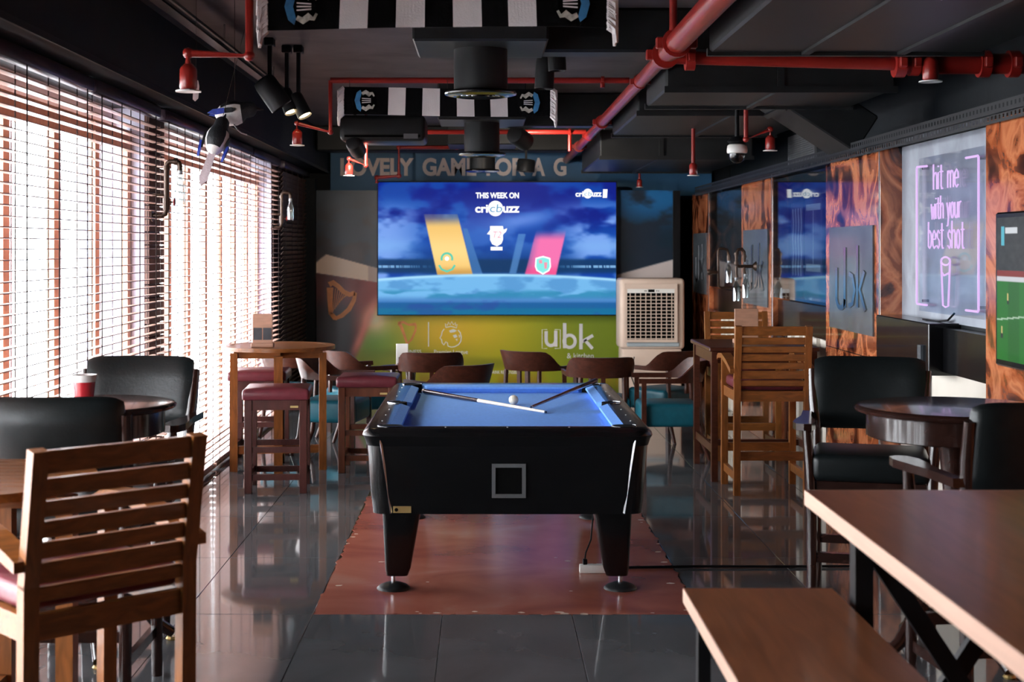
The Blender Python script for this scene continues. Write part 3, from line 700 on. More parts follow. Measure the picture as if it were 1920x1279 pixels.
# ---- scarves
def scarf(x, y, z1, label, seed):
    t = thing('football_scarf', label, 'scarf', (x, y, z1), 0, 'black and white scarves hung across the ceiling')
    rnd = random.Random(seed); H = .185; ph = rnd.random()*6
    zf = lambda u: .008*math.sin(3.2*u+ph); yf = lambda u, v: .012*math.sin(7*u+ph)*(v)
    def cloth(u0, u1, off, n, m, nm, v0=0., v1=1.):
        c = MB(); vs = []; fs = []
        for s in (0, 1):
            for i in range(n+1):
                u = u0+(u1-u0)*i/n
                for v in (v0, v1): vs.append((u+(.006*math.sin(5*u)*v), yf(u, v)+(-off if s == 0 else off), zf(u)-v*H))
        k = 2*(n+1)
        for i in range(n):
            a = 2*i; fs += [(a,a+1,a+3,a+2),(k+a,k+a+2,k+a+3,k+a+1),(a,a+2,k+a+2,k+a),(a+1,k+a+1,k+a+3,a+3)]
        fs += [(0,k,k+1,1),(2*n,2*n+1,k+2*n+1,k+2*n)]
        c.add(vs, fs); return c.build(nm, m, t)
    cloth(-.70, .70, .004, 40, M['scarfb'], 'scarf_band')
    for b in (-.338, -.108, .121, .345): cloth(b-.058, b+.058, .0055, 8, M['scarfw'], 'white_block')
    for sg in (-1, 1):
        cx = sg*.555; yy = -.012
        mp = lambda u, v, w: (cx+sg*u, yy-.004-w+yf(cx, .5), zf(cx)-H/2+v)
        MB().prism([(.03,-.075),(.055,-.055),(.07,0),(.055,.055),(.03,.072),(.022,.05),(.035,0),(.022,-.05)], 0, .003, mp).build('crest_ribbon', M['crestblue'], t)
        MB().prism([(-.06,-.012),(.02,-.03),(.028,0),(.02,.03),(-.06,.012)], 0, .002, mp).build('crest_shield', M['scarfb'], t)
        for q in (-.015, 0, .015): MB().prism([(-.04,q*.7-.003),(.02,q-.003),(.02,q+.003),(-.04,q*.7+.003)], .002, .0035, mp).build('crest_stripe', M['scarfw'], t)
        for s2 in (-1, 1): MB().ribbon([(.02,s2*.045),(-.005,s2*.058),(-.03,s2*.04),(-.05,s2*.05),(-.062,s2*.028)], [.02,.028,.03,.016,.01], 0, .003, mp).build('crest_beast', M['crestgrey'], t)
        fr = MB()
        for k in range(26):
            v = k/25; x0 = sg*.70; L = .045+.02*rnd.random()
            fr.tube([(x0, yf(x0, v), zf(x0)-v*H), (x0+sg*.03, yf(x0, v)+rnd.gauss(0,.006), zf(x0)-v*H-.016-.014*rnd.random()), (x0+sg*(.026+.012*rnd.random()), rnd.gauss(0,.008), zf(x0)-v*H-L-.012)], [.012,.015,.007], 5)
        o = fr.build('fringe', M['scarfw'], t, smooth=60); o['kind'] = 'stuff'
    for xx in (-.66, 0., .66): MB().tube([(xx, 0, zf(xx)-.005), (xx, 0, ZC-z1 if y < 8 else .055)], .002, 5).build('hanging_thread', M['cord'], t)
scarf(-.193, 5.84, 2.785, 'black and white football scarf nearest the camera, cut by the top edge', 1)
scarf(-.249, 9.6, 2.775, 'black and white football scarf farther back behind the round air outlet', 5)

# ---- hanging magpies
def magpie(pos, label, up, rz, sc=1.0, tail=True, roll=0):
    t = thing('hanging_magpie', label, 'toy bird', pos, rz, 'stuffed magpies hung by the window')
    t.rotation_euler[1] = R(roll)
    q = Matrix.Rotation(R(up), 4, 'X')          # nose-up tilt, body along +Y
    prof = [(-.105,.004),(-.095,.028),(-.07,.050),(-.035,.066),(.005,.068),(.035,.058),(.058,.044),(.078,.044),(.098,.040),(.113,.026),(.120,.006)]
    b = MB(); n = 18; vs = []; fs = []
    for y, r in prof:
        for j in range(n):
            a = 2*PI*j/n; vs.append((r*math.cos(a)*.92*sc, y*sc, (r*math.sin(a)+.01*(y > .05))*sc))
    for i in range(len(prof)-1):
        for j in range(n):
            j2 = (j+1) % n; fs.append((i*n+j, i*n+j2, (i+1)*n+j2, (i+1)*n+j))
    for i, f in enumerate(fs):
        ring = i//n; j = i % n; top = 0 < j+.5 < n/2
        b.m = 1 if (ring >= 5 or (top and 2 <= ring and 1 < j < 7)) else 0
        b.add([], []) ; b.f.append(f); b.mi.append(b.m)
    b.v = [tuple(q @ Vector(v)) for v in vs]
    b.build('body', [M['feather_w'], M['feather_b']], t, smooth=80)
    for sg in (-1, 1):
        w = MB(); pts = [(0,.01),(.014,-.01),(.016,-.04),(.010,-.07),(.0,-.085),(-.012,-.05),(-.012,-.01)]
        w.prism(pts, 0, .008, lambda u, v, ww: tuple(q @ Vector((sg*(.064-.10*abs(v+.01)+ww)*sc, v*sc, (.012+u)*sc)))); w.build('wing', M['feather_b'], t)
        w = MB(); w.prism([(-.012,-.05),(.016,-.05),(.016,-.11),(0,-.14),(-.014,-.10)], .008, .020, lambda u, v, ww: tuple(q @ Vector((sg*(.064-.10*abs(v+.01)+ww)*sc, v*sc, (.012+u)*sc)))); w.build('wing_patch', M['feather_bl'], t)
        l = MB(); l.tube([q @ Vector((sg*.02*sc,-.02*sc,-.045*sc)), q @ Vector((sg*.024*sc,.0,-.085*sc)), q @ Vector((sg*.022*sc,.02*sc,-.11*sc))], .0035*sc, 6)
        for a in (-.5, 0, .5): l.tube([q @ Vector((sg*.022*sc,.02*sc,-.11*sc)), q @ Vector((sg*(.022+.018*math.sin(a))*sc,(.02+.03)*sc,-.125*sc))], .0025*sc, 5)
        l.build('leg', M['claw'], t)
    if tail: tl = MB(); tl.prism([(-.018,-.09),(.018,-.09),(.024,-.26),(0,-.30),(-.024,-.26)], -.005, .004, lambda u, v, w: tuple(q @ Vector((u*sc, v*sc, w*sc)))); tl.build('tail', M['feather_p'], t)
    MB().tube([q @ Vector((0,.112*sc,.008*sc)), q @ Vector((0,.155*sc,-.002*sc))], [.012*sc,.002*sc], 8).build('beak', M['feather_b'], t)
    for sg in (-1, 1): MB().lathe([(.001,-.004),(.004,0),(.001,.004)], 8, Matrix.Translation(q @ Vector((sg*.029*sc,.095*sc,.02*sc)))).build('eye', M['gloss'], t)
    MB().tube([(0,0,.05*sc), (0,0,ZC-pos[2])], .0015, 5).build('string', M['cord'], t)
magpie(at(408,258,7.5), 'lower stuffed magpie hanging upright with its pale tail pointing down', 66, 0, .98, True, 14)
magpie(at(440,212,7.62), 'upper stuffed magpie hanging level with its black head to the right', 8, -82, 1.0, False)
t = thing('feather_charm', 'pale oval feather charm hanging left of the magpies', 'ornament', at(368,170,7.3))
MB().prism([(-.006,.055),(.010,.052),(.016,.02),(.010,-.04),(-.006,-.055),(-.018,-.045),(-.016,0)], -.002, .002, lambda u, v, w: (u, w, v)).build('feather', M['feather_p'], t)
MB().tube([(0,0,.05),(0,0,ZC-t.location.z)], .0012, 5).build('string', M['cord'], t)
# ------------------------------------------------------------------ big LED screen
SS = 2666.7/16.4
def smp(u, v, w): return ((u-908)/SS, 16.4-w, 1.7-(v-464)/SS)
def screen_fn(u, v):
    c = np.zeros(u.shape+(3,)); n = fbm(u*.012, v*.022+3); n2 = fbm(u*.02+5, v*.045+8)
    c[:] = (8, 62, 158)
    c = mixc(c, (6, 26, 128), sm(.42, .56, n)*(1-sm(400, 450, v)))
    side = np.maximum(1-sm(720, 830, u), sm(1030, 1110, u))
    c = mixc(c, (120, 160, 232), .95*sm(.36, .58, fbm(u*.016+20, v*.03+2))*sm(360, 415, v)*(.35+.65*side))
    c = mixc(c, (104, 140, 222), np.exp(-((u-985)/60)**2-((v-(412-.18*(u-985)))/16)**2)*.8)
    c = mixc(c, (120, 168, 232), side*np.exp(-((v-462)/14)**2)*.9)
    c = mixc(c, (6, 58, 128), (1-side)*sm(450, 490, v)*.8)
    st = sm(482, 490, v)*(1-sm(508, 516, v)); c = mixc(c, (8, 52, 96), st*.9)
    dash = side*(np.abs(v-500) < 2.2)*(vnoise(u*.6, v*0) > .3); c = mixc(c, (130, 180, 226), dash*.9)
    def band(x0t, x1t, x0b, x1b, vt, vb): t = (v-vt)/(vb-vt); l = x0t+(x0b-x0t)*t; r = x1t+(x1b-x1t)*t; return (sm(-1.2, 1.2, u-l)*(1-sm(-1.2, 1.2, u-r)))*(v > vt)*(v < vb)
    c = mixc(c, (70, 120, 182), band(868, 876, 884, 905, 428, 514)*.75); c = mixc(c, (86, 136, 196), band(972, 986, 955, 968, 438, 512)*.75)
    yb = band(795, 858, 820, 886, 402, 515); c = mixc(c, (236, 190, 108), yb*(.25+.75*sm(402, 428, v))); c = mixc(c, (250, 216, 142), yb*np.exp(-((v-470)/30)**2)*.8); c = mixc(c, (180, 130, 60), yb*sm(496, 515, v)*.7)
    pb = band(1006, 1062, 984, 1042, 430, 516); c = mixc(c, (238, 112, 172), pb*sm(428, 452, v)*(.55+.45*sm(985, 1010, u-(v-480)*-.2))); c = mixc(c, (236, 70, 130), pb*sm(490, 515, v)*.8)
    hz = 514+((u-930)/224)**2*9
    f = sm(-1.5, 1.5, v-hz); g = np.zeros_like(c); g[:] = (112, 178, 228)
    g = mixc(g, (86, 150, 206), sm(.45, .6, n2)); g = mixc(g, (40, 128, 168), .8*sm(.46, .58, fbm(u*.012+4, v*.05))*sm(540, 550, v)*(1-sm(558, 566, v)))
    g = mixc(g, (70, 126, 190), sm(552, 566, v)); g = mixc(g, (26, 92, 152), sm(564, 570, v)); g = mixc(g, (18, 106, 150), sm(576, 580, v))
    c = c*(1-f[..., None])+g*f[..., None]
    c = mixc(c, (172, 222, 250), np.exp(-((v-hz-2)/2.6)**2)*.9)
    c = mixc(c, (50, 60, 150), .4*sm(.55, .7, n2)*(v > 562))
    return c
scr = thing('led_screen', 'large bright LED video screen on the mural wall', 'screen', (0, 0, 0))
MB().box((709-908)/SS-.012, (1155-908)/SS+.012, 16.402, 16.6, 1.7-(590-464)/SS-.012, 1.7-(342-464)/SS+.014).build('screen_cabinet', M['black'], scr)
paint_grid('display', 300, 168, 709, 1155, 342, 590, smp, screen_fn, M['screen'], scr)
w = .004
text('THIS WEEK ON', 892, 973, 361, 372, smp, w, M['scrwhite'], scr, bold=.03)
text('cri', 891, 915, 384, 399, smp, w, M['scrwhite'], scr, bold=.03); text('uzz', 943, 974, 387, 399, smp, w, M['scrwhite'], scr, bold=.03)
MB().prism(arc(929,391,14,14.5,0,360,32)[:-1], 0.001, w, smp).build('logo_disc', M['scrwhite'], scr)
text('cb', 918, 941, 383, 398, smp, w+.002, M['scrblue'], scr, shear=.08)
text('cri', 1079, 1094, 359, 369, smp, w, M['scrwhite'], scr, bold=.03); text('uzz', 1110, 1128, 361, 369, smp, w, M['scrwhite'], scr, bold=.03)
MB().prism(arc(1102,363,8.5,9,0,360,26)[:-1], 0.001, w, smp).build('logo_disc', M['scrwhite'], scr); text('cb', 1095, 1109, 359, 367, smp, w+.002, M['scrblue'], scr, shear=.08)
text('1', 1130, 1138, 355, 371, smp, w, M['scrwhite'], scr, bold=.015, shear=.12)
MB().prism([(919,424),(943,424),(944,431),(951,428),(949,434),(943,440),(943,450),(940,457),(932,462),(923,458),(919,450),(919,440),(913,439),(917,434),(919,431)], .001, w, smp).build('tournament_badge', M['scrwhite'], scr, label='white tournament badge')
text('T2', 922, 939, 434, 446, smp, w+.002, M['scrpink'], scr, shear=.15)
MB().prism([(920,463),(942,463),(942,469.5),(920,469.5)], .001, w, smp).build('badge_caption_bar', M['scrwhite'], scr)
u = MB(); u.ribbon(arc(838,485,10,10,-200,20,20), 4, .001, w, smp); u.ribbon([(823,497),(828,505),(838,509),(848,505),(853,497)], 4, .001, w, smp); u.build('green_crest', M['scrgreen'], scr, label='green flower team crest')
MB().prism(arc(838,485,4,4,0,360,14)[:-1], .001, w, smp).build('crest_flower', M['scrwhite'], scr)
sh = [(1004,484),(1010,482),(1018,480),(1026,482),(1032,484),(1033,500),(1030,508),(1018,515),(1006,508),(1003,500)]
MB().prism(sh, .001, w, smp).build('team_shield', M['scrwhite'], scr, label='white and cyan team shield')
MB().prism([(1018+(a-1018)*.84, 497+(b-497)*.84) for a, b in sh], w, w+.002, smp).build('shield_field', M['scrcyan'], scr)
MB().prism([(1010,488),(1016,487),(1017,494),(1011,494)], w+.002, w+.003, smp).prism([(1020,492),(1026,492),(1025,504),(1021,504)], w+.002, w+.003, smp).build('shield_mark', M['scrpink'], scr)

# ------------------------------------------------------------------ football TV at the right edge
tv = thing('wall_television', 'wall television showing a green football pitch at the right edge', 'television', (2.37, 5.9, 1.16))
MB().rbox(-.02, .06, -.64, .64, 0, .70, .008, 1).build('bezel', M['gloss'], tv); MB().box(.05, .09, -.2, .2, .2, .5).build('wall_bracket', M['steel'], tv)
def tv_fn(u, v):
    c = np.zeros(u.shape+(3,)); c[:] = (16, 104, 20)
    c = mixc(c, (22, 122, 26), (np.floor(u*9) % 2 == 0)*.8)
    n = fbm(u*30, v*30); c = np.where((v < .40)[..., None], np.stack([30+40*n, 34+40*n, 36+36*n], -1), c)
    c = mixc(c, (150, 40, 36), ((v > .37)*(v < .41))*.9); c = mixc(c, (214, 214, 220), ((v > .41)*(v < .45))*1.0)
    c = mixc(c, (230, 240, 230), ((np.abs(v-.72+.15*u) < .005))*.8)
    c = mixc(c, (90, 190, 210), ((u > .045)*(u < .075)*(v > .06)*(v < .20))*1.0); c = mixc(c, (220, 225, 230), ((u > .085)*(u < .2)*(v > .07)*(v < .11))*1.0)
    for a, b in ((.05,.80),(.11,.56),(.35,.7),(.6,.6),(.8,.85),(.5,.9)):
        c = mixc(c, (214, 190, 120), ((np.abs(u-a) < .008)*(np.abs(v-b) < .035))*1.0); c = mixc(c, (40, 40, 40), ((np.abs(u-a) < .010)*(np.abs(v-b-.03) < .015))*1.0)
    return c
paint_grid('display', 220, 120, 0, 1, 0, 1, lambda u, v, w: (-.0215, .615-1.23*u, .675-.645*v), tv_fn, M['tv'], tv)
# ------------------------------------------------------------------ neon sign
ns = thing('neon_sign', 'violet neon sign reading hit me with your best shot with a pint glass', 'sign', (2.55, 7.8, 1.36))
MB().box(0, .006, -.54, .54, -.03, .86).build('acrylic_sheet', M['acrylic'], ns)
for yy in (-.48, .48):
    for zz in (.03, .80): MB().cyl((.0,yy,zz), (.04,yy,zz), .008, n=8).build('standoff', M['chrome'], ns)
GL = {'h': (.5, [[(0,0),(0,1.5)], [(0,.7),(.15,.95),(.35,1),(.5,.8),(.5,0)]]), 'i': (.06, [[(0,0),(0,1)], [(0,1.3),(0,1.38)]]),
 't': (.42, [[(.18,1.4),(.18,.2),(.28,0),(.42,.02)], [(0,1),(.42,1)]]), 'm': (.78, [[(0,0),(0,1)], [(0,.75),(.15,.97),(.3,.95),(.39,.75),(.39,0)], [(.39,.75),(.52,.97),(.68,.95),(.78,.75),(.78,0)]]),
 'e': (.5, [[(0,.5),(.5,.52),(.46,.82),(.25,1),(.05,.82),(0,.5),(.06,.15),(.26,0),(.48,.12)]]), 'w': (.7, [[(0,1),(.17,0),(.35,.8),(.53,0),(.7,1)]]),
 'y': (.5, [[(0,1),(.25,.1)], [(.5,1),(.15,-.45),(0,-.5)]]), 'o': (.5, [[(.25+.25*math.cos(a), .5+.5*math.sin(a)) for a in [2*PI*k/12 for k in range(13)]]]),
 'u': (.5, [[(0,1),(0,.25),(.12,.02),(.3,0),(.5,.3)], [(.5,1),(.5,0)]]), 'r': (.35, [[(0,0),(0,1)], [(0,.7),(.15,.95),(.35,1)]]),
 'b': (.5, [[(0,1.5),(0,.1),(.2,0),(.42,.15),(.5,.5),(.42,.85),(.2,1),(0,.8)]]), 's': (.45, [[(.45,.85),(.25,1),(.05,.85),(.08,.62),(.4,.42),(.45,.2),(.25,0),(0,.15)]]), ' ': (.3, [])}
def neon_line(s, zc, width, h):
    tot = sum(GL[c][0]+.2 for c in s)-.2; k = width/tot; x = 0
    for c in s:
        wd, st = GL[c]
        if st:
            m = MB()
            for pl in st: m.tube([(-.02, width/2-(x+px_)*k, zc+py_*h) for px_, py_ in pl], .0046, 6)
            m.build('neon_letter', M['neon'], ns)
        x += wd+.2
neon_line('hit me', .665, .42, .095); neon_line('with your', .50, .50, .085); neon_line('best shot', .335, .60, .10)
for sg in (1, -1):
    MB().tube([(-.02, sg*.33, .805 if sg > 0 else .81), (-.02, sg*.51, .81), (-.02, sg*.52, .80), (-.02, sg*.52, .02), (-.02, sg*.51, .01), (-.02, sg*.33, .01)], .0065, 8).build('neon_frame', M['neon'], ns, smooth=60)
g = MB(); g.tube([(-.02,.075,.265),(-.02,.045,.02),(-.02,.0,.012),(-.02,-.045,.02),(-.02,-.075,.265)], .0055, 6)
g.tube([(-.02,.075*math.cos(a),.265+.022*math.sin(a)) for a in [2*PI*k/16 for k in range(16)]], .0055, 6, closed=True); g.tube([(-.02,.055,.20),(-.02,.03,.185),(-.02,-.055,.20)], .005, 6)
g.build('neon_pint_glass', M['neon'], ns, smooth=60)
MB().tube([(.03,0,-.02),(.0,.02,-.06),(-.02,.15,-.074),(-.03,.3,-.072),(-.02,.4,-.074)], .006, 6).build('power_cable', M['black'], ns)
# patterned sheets set behind glass on the right wall
po = thing('striped_pattern', 'pale striped poster behind the glass panel', 'pattern', (2.58, 11.72, 1.45))
MB().box(-.003, .004, -.22, .22, 0, .62).build('pattern_sheet', M['pattern'], po)
for k in range(4): MB().ribbon([(-.16+k*.1+.012*math.sin(q*1.3), .02+q*.05) for q in range(12)], .035, .003, .006, lambda u, v, w: (-w, u, v)).build('wavy_stripe', M['printwhite'], po)
po = thing('lined_pattern', 'framed pale-lined poster behind the glass panel', 'pattern', (2.58, 11.1, 1.45))
MB().rbox(-.01, .004, -.33, .33, 0, .66, .003, 1).build('pattern_frame', M['gloss'], po); MB().box(-.0125, -.0105, -.29, .29, .03, .63).build('pattern_sheet', M['pattern'], po)
MB().box(-.014, -.0126, -.24, .24, .54, .59).box(-.014, -.0126, -.012, .012, .12, .54).box(-.014, -.0126, -.24, .24, .06, .12).build('pattern_lines', M['printwhite'], po)

# ------------------------------------------------------------------ pool table
PTX, PTY = .113, 8.015
pt = thing('pool_table', 'black pool table with blue cloth in the middle of the room', 'pool table', (PTX, PTY, 0))
HW, HL = .70, 1.185
def rrect(hx, hy, r, n=6):
    p = []
    for cx, cy, a0 in ((hx-r, hy-r, 0), (-hx+r, hy-r, 90), (-hx+r, -hy+r, 180), (hx-r, -hy+r, 270)):
        p += [(cx+r*math.cos(R(a0+90*k/n)), cy+r*math.sin(R(a0+90*k/n))) for k in range(n+1)]
    return p
def loft(loops, closed_ends=(True, True)):
    m = MB(); n = len(loops[0]); vs = [v for l in loops for v in l]; fs = []
    for i in range(len(loops)-1):
        for j in range(n): fs.append((i*n+j, i*n+(j+1) % n, (i+1)*n+(j+1) % n, (i+1)*n+j))
    if closed_ends[0]: fs.append(tuple(range(n-1, -1, -1)))
    if closed_ends[1]: fs.append(tuple((len(loops)-1)*n+j for j in range(n)))
    return m.add(vs, fs)
rr = lambda hx, hy, r, z: [(x, y, z) for x, y in rrect(hx, hy, r)]
loft([rr(.685,1.17,.08,.742), rr(.695,1.18,.085,.775), rr(.705,1.19,.09,.792), rr(.70,1.185,.09,.808), rr(.675,1.16,.075,.826), rr(.575,1.06,.01,.826), rr(.565,1.05,.008,.77)], (False, False)).build('rail_frame', M['gloss'], pt, smooth=35)
loft([rr(.655,1.14,.07,.41), rr(.665,1.155,.075,.5), rr(.682,1.17,.08,.745)]).build('cabinet', M['gloss'], pt, smooth=35)
MB().box(-.57, .57, -1.055, 1.055, .755, .775).build('cloth_bed', M['felt'], pt)
# cushions: six, with pocket gaps
def cushion(p0, p1, inward):
    p0 = Vector(p0); p1 = Vector(p1); d = (p1-p0).normalized(); i = Vector(inward); c = MB()
    sec = [(.0,.826),(.048,.814),(.05,.803),(.03,.776),(.0,.776)]
    vs = []
    for P_, tr in ((p0, 1), (p1, -1)):
        for a, z in sec: q = P_+i*a+d*(tr*a*.8); vs.append((q.x, q.y, z))
    n = len(sec); c.add(vs, [(k, (k+1) % n, n+(k+1) % n, n+k) for k in range(n)]+[tuple(range(n-1,-1,-1)), tuple(range(n, 2*n))])
    c.build('cushion', M['felt'], pt)
for sg in (-1, 1):
    cushion((sg*.575,-1.0,0), (sg*.575,-.065,0), (-sg,0,0)); cushion((sg*.575,.065,0), (sg*.575,1.0,0), (-sg,0,0))
    cushion((-.515,sg*1.06,0), (.515,sg*1.06,0), (0,-sg,0))
for x, y in ((-.57,-1.055),(.57,-1.055),(-.57,1.055),(.57,1.055),(-.60,0),(.60,0)):
    T = Matrix.Translation((x, y, 0)); r = .058 if y else .052
    MB().lathe([(.001,.8275),(r,.8275),(r,.78)], 24, T).build('pocket', M['dark'], pt)
    mm = MB(); a0 = math.degrees(math.atan2(y, x)) if y else (0 if x > 0 else 180)
    mm.tube([(x+r*1.08*math.cos(R(a0+t_)), y+r*1.08*math.sin(R(a0+t_)), .827) for t_ in range(-100, 101, 20)], .0045, 6).build('pocket_rim', M['gloss'] if y else M['chrome'], pt, smooth=60)
for sg in (-1, 1):
    for y in (-.85,-.6,-.35,.35,.6,.85): MB().lathe([(.001,.8285),(.004,.828),(.0045,.826)], 8, Matrix.Translation((sg*.625,y,0))).build('rail_sight', M['zinc'], pt)
for x in (-.3, 0, .3): MB().lathe([(.001,.8285),(.004,.828),(.0045,.826)], 8, Matrix.Translation((x,-1.11,0))).build('rail_sight', M['zinc'], pt)
for sg in (-1, 1):
    for sy in (-1, 1): MB().bar((sg*.612, sy*1.176, .772), (sg*.563, sy*1.144, .415), .005, .010).build('chrome_strip', M['chrome'], pt)
f = MB()
for a in ((-.082,.082,.064,.082),(-.082,.082,-.082,-.064),(-.082,-.064,-.064,.064),(.064,.082,-.064,.064)): f.box(.005+a[0], .005+a[1], -1.172, -1.15, .576+a[2], .576+a[3])
f.build('ball_window_frame', M['grey'], pt); MB().box(-.06, .07, -1.164, -1.15, .51, .642).build('ball_window', M['dark'], pt)
MB().box(-.553, -.466, -1.152, -1.138, .418, .450).build('name_plate', M['gold'], pt); MB().lathe([(.009,-.001),(.009,.002)], 12, Matrix.Translation((-.537,-1.154,.434)) @ Matrix.Rotation(R(90),4,'X')).build('plate_mark', M['dark'], pt)
for sx in (-1, 1):
    for sy in (-1, 1):
        vs = []
        for z, xo, xi, yo, yi in ((.41,.615,.425,1.03,.84), (.11,.605,.478,.985,.86), (.072,.600,.492,.975,.87)):
            vs.append([(sx*(xi+xo)/2+x, sy*(yi+yo)/2+y, z) for x, y in rrect((xo-xi)/2, (yo-yi)/2, .025, 3)])
        lg = loft(vs).build('leg', M['gloss'], pt, smooth=40)
        fx, fy = sx*.565, sy*.93
        MB().cyl((fx,fy,.02), (fx,fy,.075), .011, n=10).build('foot_rod', M['chrome'], lg)
        MB().lathe([(.083,.0016),(.083,.006),(.07,.018),(.04,.030),(.012,.034)], 28, Matrix.Translation((fx,fy,0))).build('foot_pad', M['duct'], lg, smooth=60)
# cues and ball
def cue(p0, p1, label, parts):
    p0 = Vector(p0); p1 = Vector(p1); d = p1-p0; t = thing('pool_cue', label, 'cue', p0)
    for a, b, r0, r1, m, nm in parts: MB().tube([d*a, d*b], [r0, r1], 12).build(nm, M[m], t, smooth=40)
    return t
cue((-.385,8.985,.792), (.344,7.91,.784), 'pool cue with a white shaft and dark butt lying on the blue cloth',
    [(0,.012,.014,.014,'white','butt_cap'),(.012,.48,.0145,.0115,'cuedark','butt'),(.48,.985,.0115,.0075,'cuewhite','shaft'),(.985,.993,.0072,.0072,'white','ferrule'),(.993,1,.007,.006,'cuetip','tip')])
cue((.71,9.055,.852), (.26,7.955,.806), 'brown pool cue resting on the far right corner pocket',
    [(0,.28,.0145,.0130,'cuedark','butt'),(.28,.985,.0130,.0075,'cuebrown','shaft'),(.985,.993,.0072,.0072,'white','ferrule'),(.993,1,.007,.006,'cuetip','tip')])
def sphere(r, n=20): return [(max(.0005, r*math.sin(PI*k/n)), -r*math.cos(PI*k/n)) for k in range(n+1)]
o = tag(MB().lathe(sphere(.0285), 28, Matrix.Translation((0,0,.0285))).build('cue_ball', M['ivory'], smooth=80), 'ivory cue ball on the blue cloth beside the white cue', 'ball'); o.location = (.172, 8.36, .775)

# power strip and cable
ps = thing('power_strip', 'white power strip on the red floor under the pool table', 'power strip', (.572, 7.43, .0015))
MB().rbox(-.075, .075, -.022, .022, 0, .042, .005, 2).build('housing', M['white'], ps, smooth=40)
for k in (-.02, .03): MB().rbox(k-.016, k+.016, -.014, .014, .0425, .044, .0006, 1).build('socket', M['cupclear'], ps)
MB().rbox(-.058, -.034, -.012, .012, .042, .072, .004, 1).build('plug', M['black'], ps)
MB().tube([(-.046,0,.07),(-.04,.02,.10),(-.01,.06,.16),(.0,.10,.24),(.02,.12,.39)], .0045, 6).build('plug_cord', M['black'], ps)
tag(MB().tube([(.66,7.50,.010),(1.1,7.54,.009),(1.5,7.54,.008),(2.0,7.55,.008),(2.4,7.55,.008)], .0075, 6).build('floor_cable', M['black']), 'black cable running across the tiles to the right wall', 'cable')
# ------------------------------------------------------------------ furniture
def teak_chair(label, loc, rz):
    t = thing('slatted_bar_chair', label, 'bar chair', loc, rz, 'teak slatted bar chairs')
    W = .262
    for s in (-1, 1):
        x = s*(W-.0225)
        m = MB(); m.bar((x,-.235,0), (x,-.245,.80), .045, .042, (0,1,0)); m.bar((x,-.245,.79), (x,-.305,1.165), .045, .04, (0,1,0)); m.build('back_leg', M['teakv'], t)
        MB().bar((x+s*.004,.245,0), (x+s*.004,.235,.905), .045, .045, (0,1,0)).build('front_leg', M['teakv'], t)
        a = MB(); prof = [(.29,.905,.03),(.24,.925,.034),(.10,.935,.034),(-.08,.905,.034),(-.22,.868,.034),(-.27,.855,.03)]
        for k in range(len(prof)-1):
            (y0,z0,h0),(y1,z1,h1) = prof[k], prof[k+1]; vs = []
            xo = x+s*.018; wd = .034
            for y, z, h in ((y0,z0,h0),(y1,z1,h1)): vs += [(xo-wd,y,z-h/2),(xo+wd,y,z-h/2),(xo+wd,y,z+h/2),(xo-wd,y,z+h/2)]
            a.add(vs, [(0,1,5,4),(1,2,6,5),(2,3,7,6),(3,0,4,7)]+([(0,3,2,1)] if k == 0 else [])+([(4,5,6,7)] if k == len(prof)-2 else []))
        a.build('armrest', M['teak'], t)
        MB().box(x-.014, x+.014, -.22, .23, .645, .715).build('side_rail', M['teak'], t)
        MB().box(x-.014, x+.014, -.22, .23, .10, .155).build('side_stretcher', M['teak'], t)
    yb = lambda z: -.245-.06*(max(z,.79)-.79)/.375
    for z0, z1 in ((1.10,1.162),(1.038,1.086),(.982,1.024),(.924,.970),(.868,.912),(.800,.856),(.750,.790)):
        zc = (z0+z1)/2; MB().rbox(-W+.03, W-.03, yb(zc)-.011, yb(zc)+.011, z0, z1, .003, 1).build('back_slat', M['teak'], t)
    MB().box(-W+.03, W-.03, -.25, -.222, .645, .715).build('rear_rail', M['teak'], t); MB().box(-W+.03, W-.03, .222, .25, .645, .715).build('front_rail', M['teak'], t)
    MB().box(-W+.03, W-.03, -.245, -.215, .24, .30).build('rear_stretcher', M['teak'], t); MB().box(-W+.03, W-.03, .225, .25, .24, .30).build('foot_rail', M['teak'], t)
    MB().rbox(-W+.025, W-.025, -.215, .245, .716, .790, .024, 3).build('seat_cushion', M['maroon'], t, smooth=50)
    return t
teak_chair('teak slatted bar chair in the left foreground seen from behind', (-1.205, 4.135, 0), 42.5)
teak_chair('teak slatted bar chair with its back to the camera at the dark high table', (1.97, 9.98, 0), 0)
teak_chair('teak slatted bar chair facing the camera behind the dark high table', (2.10, 11.58, 0), 180)

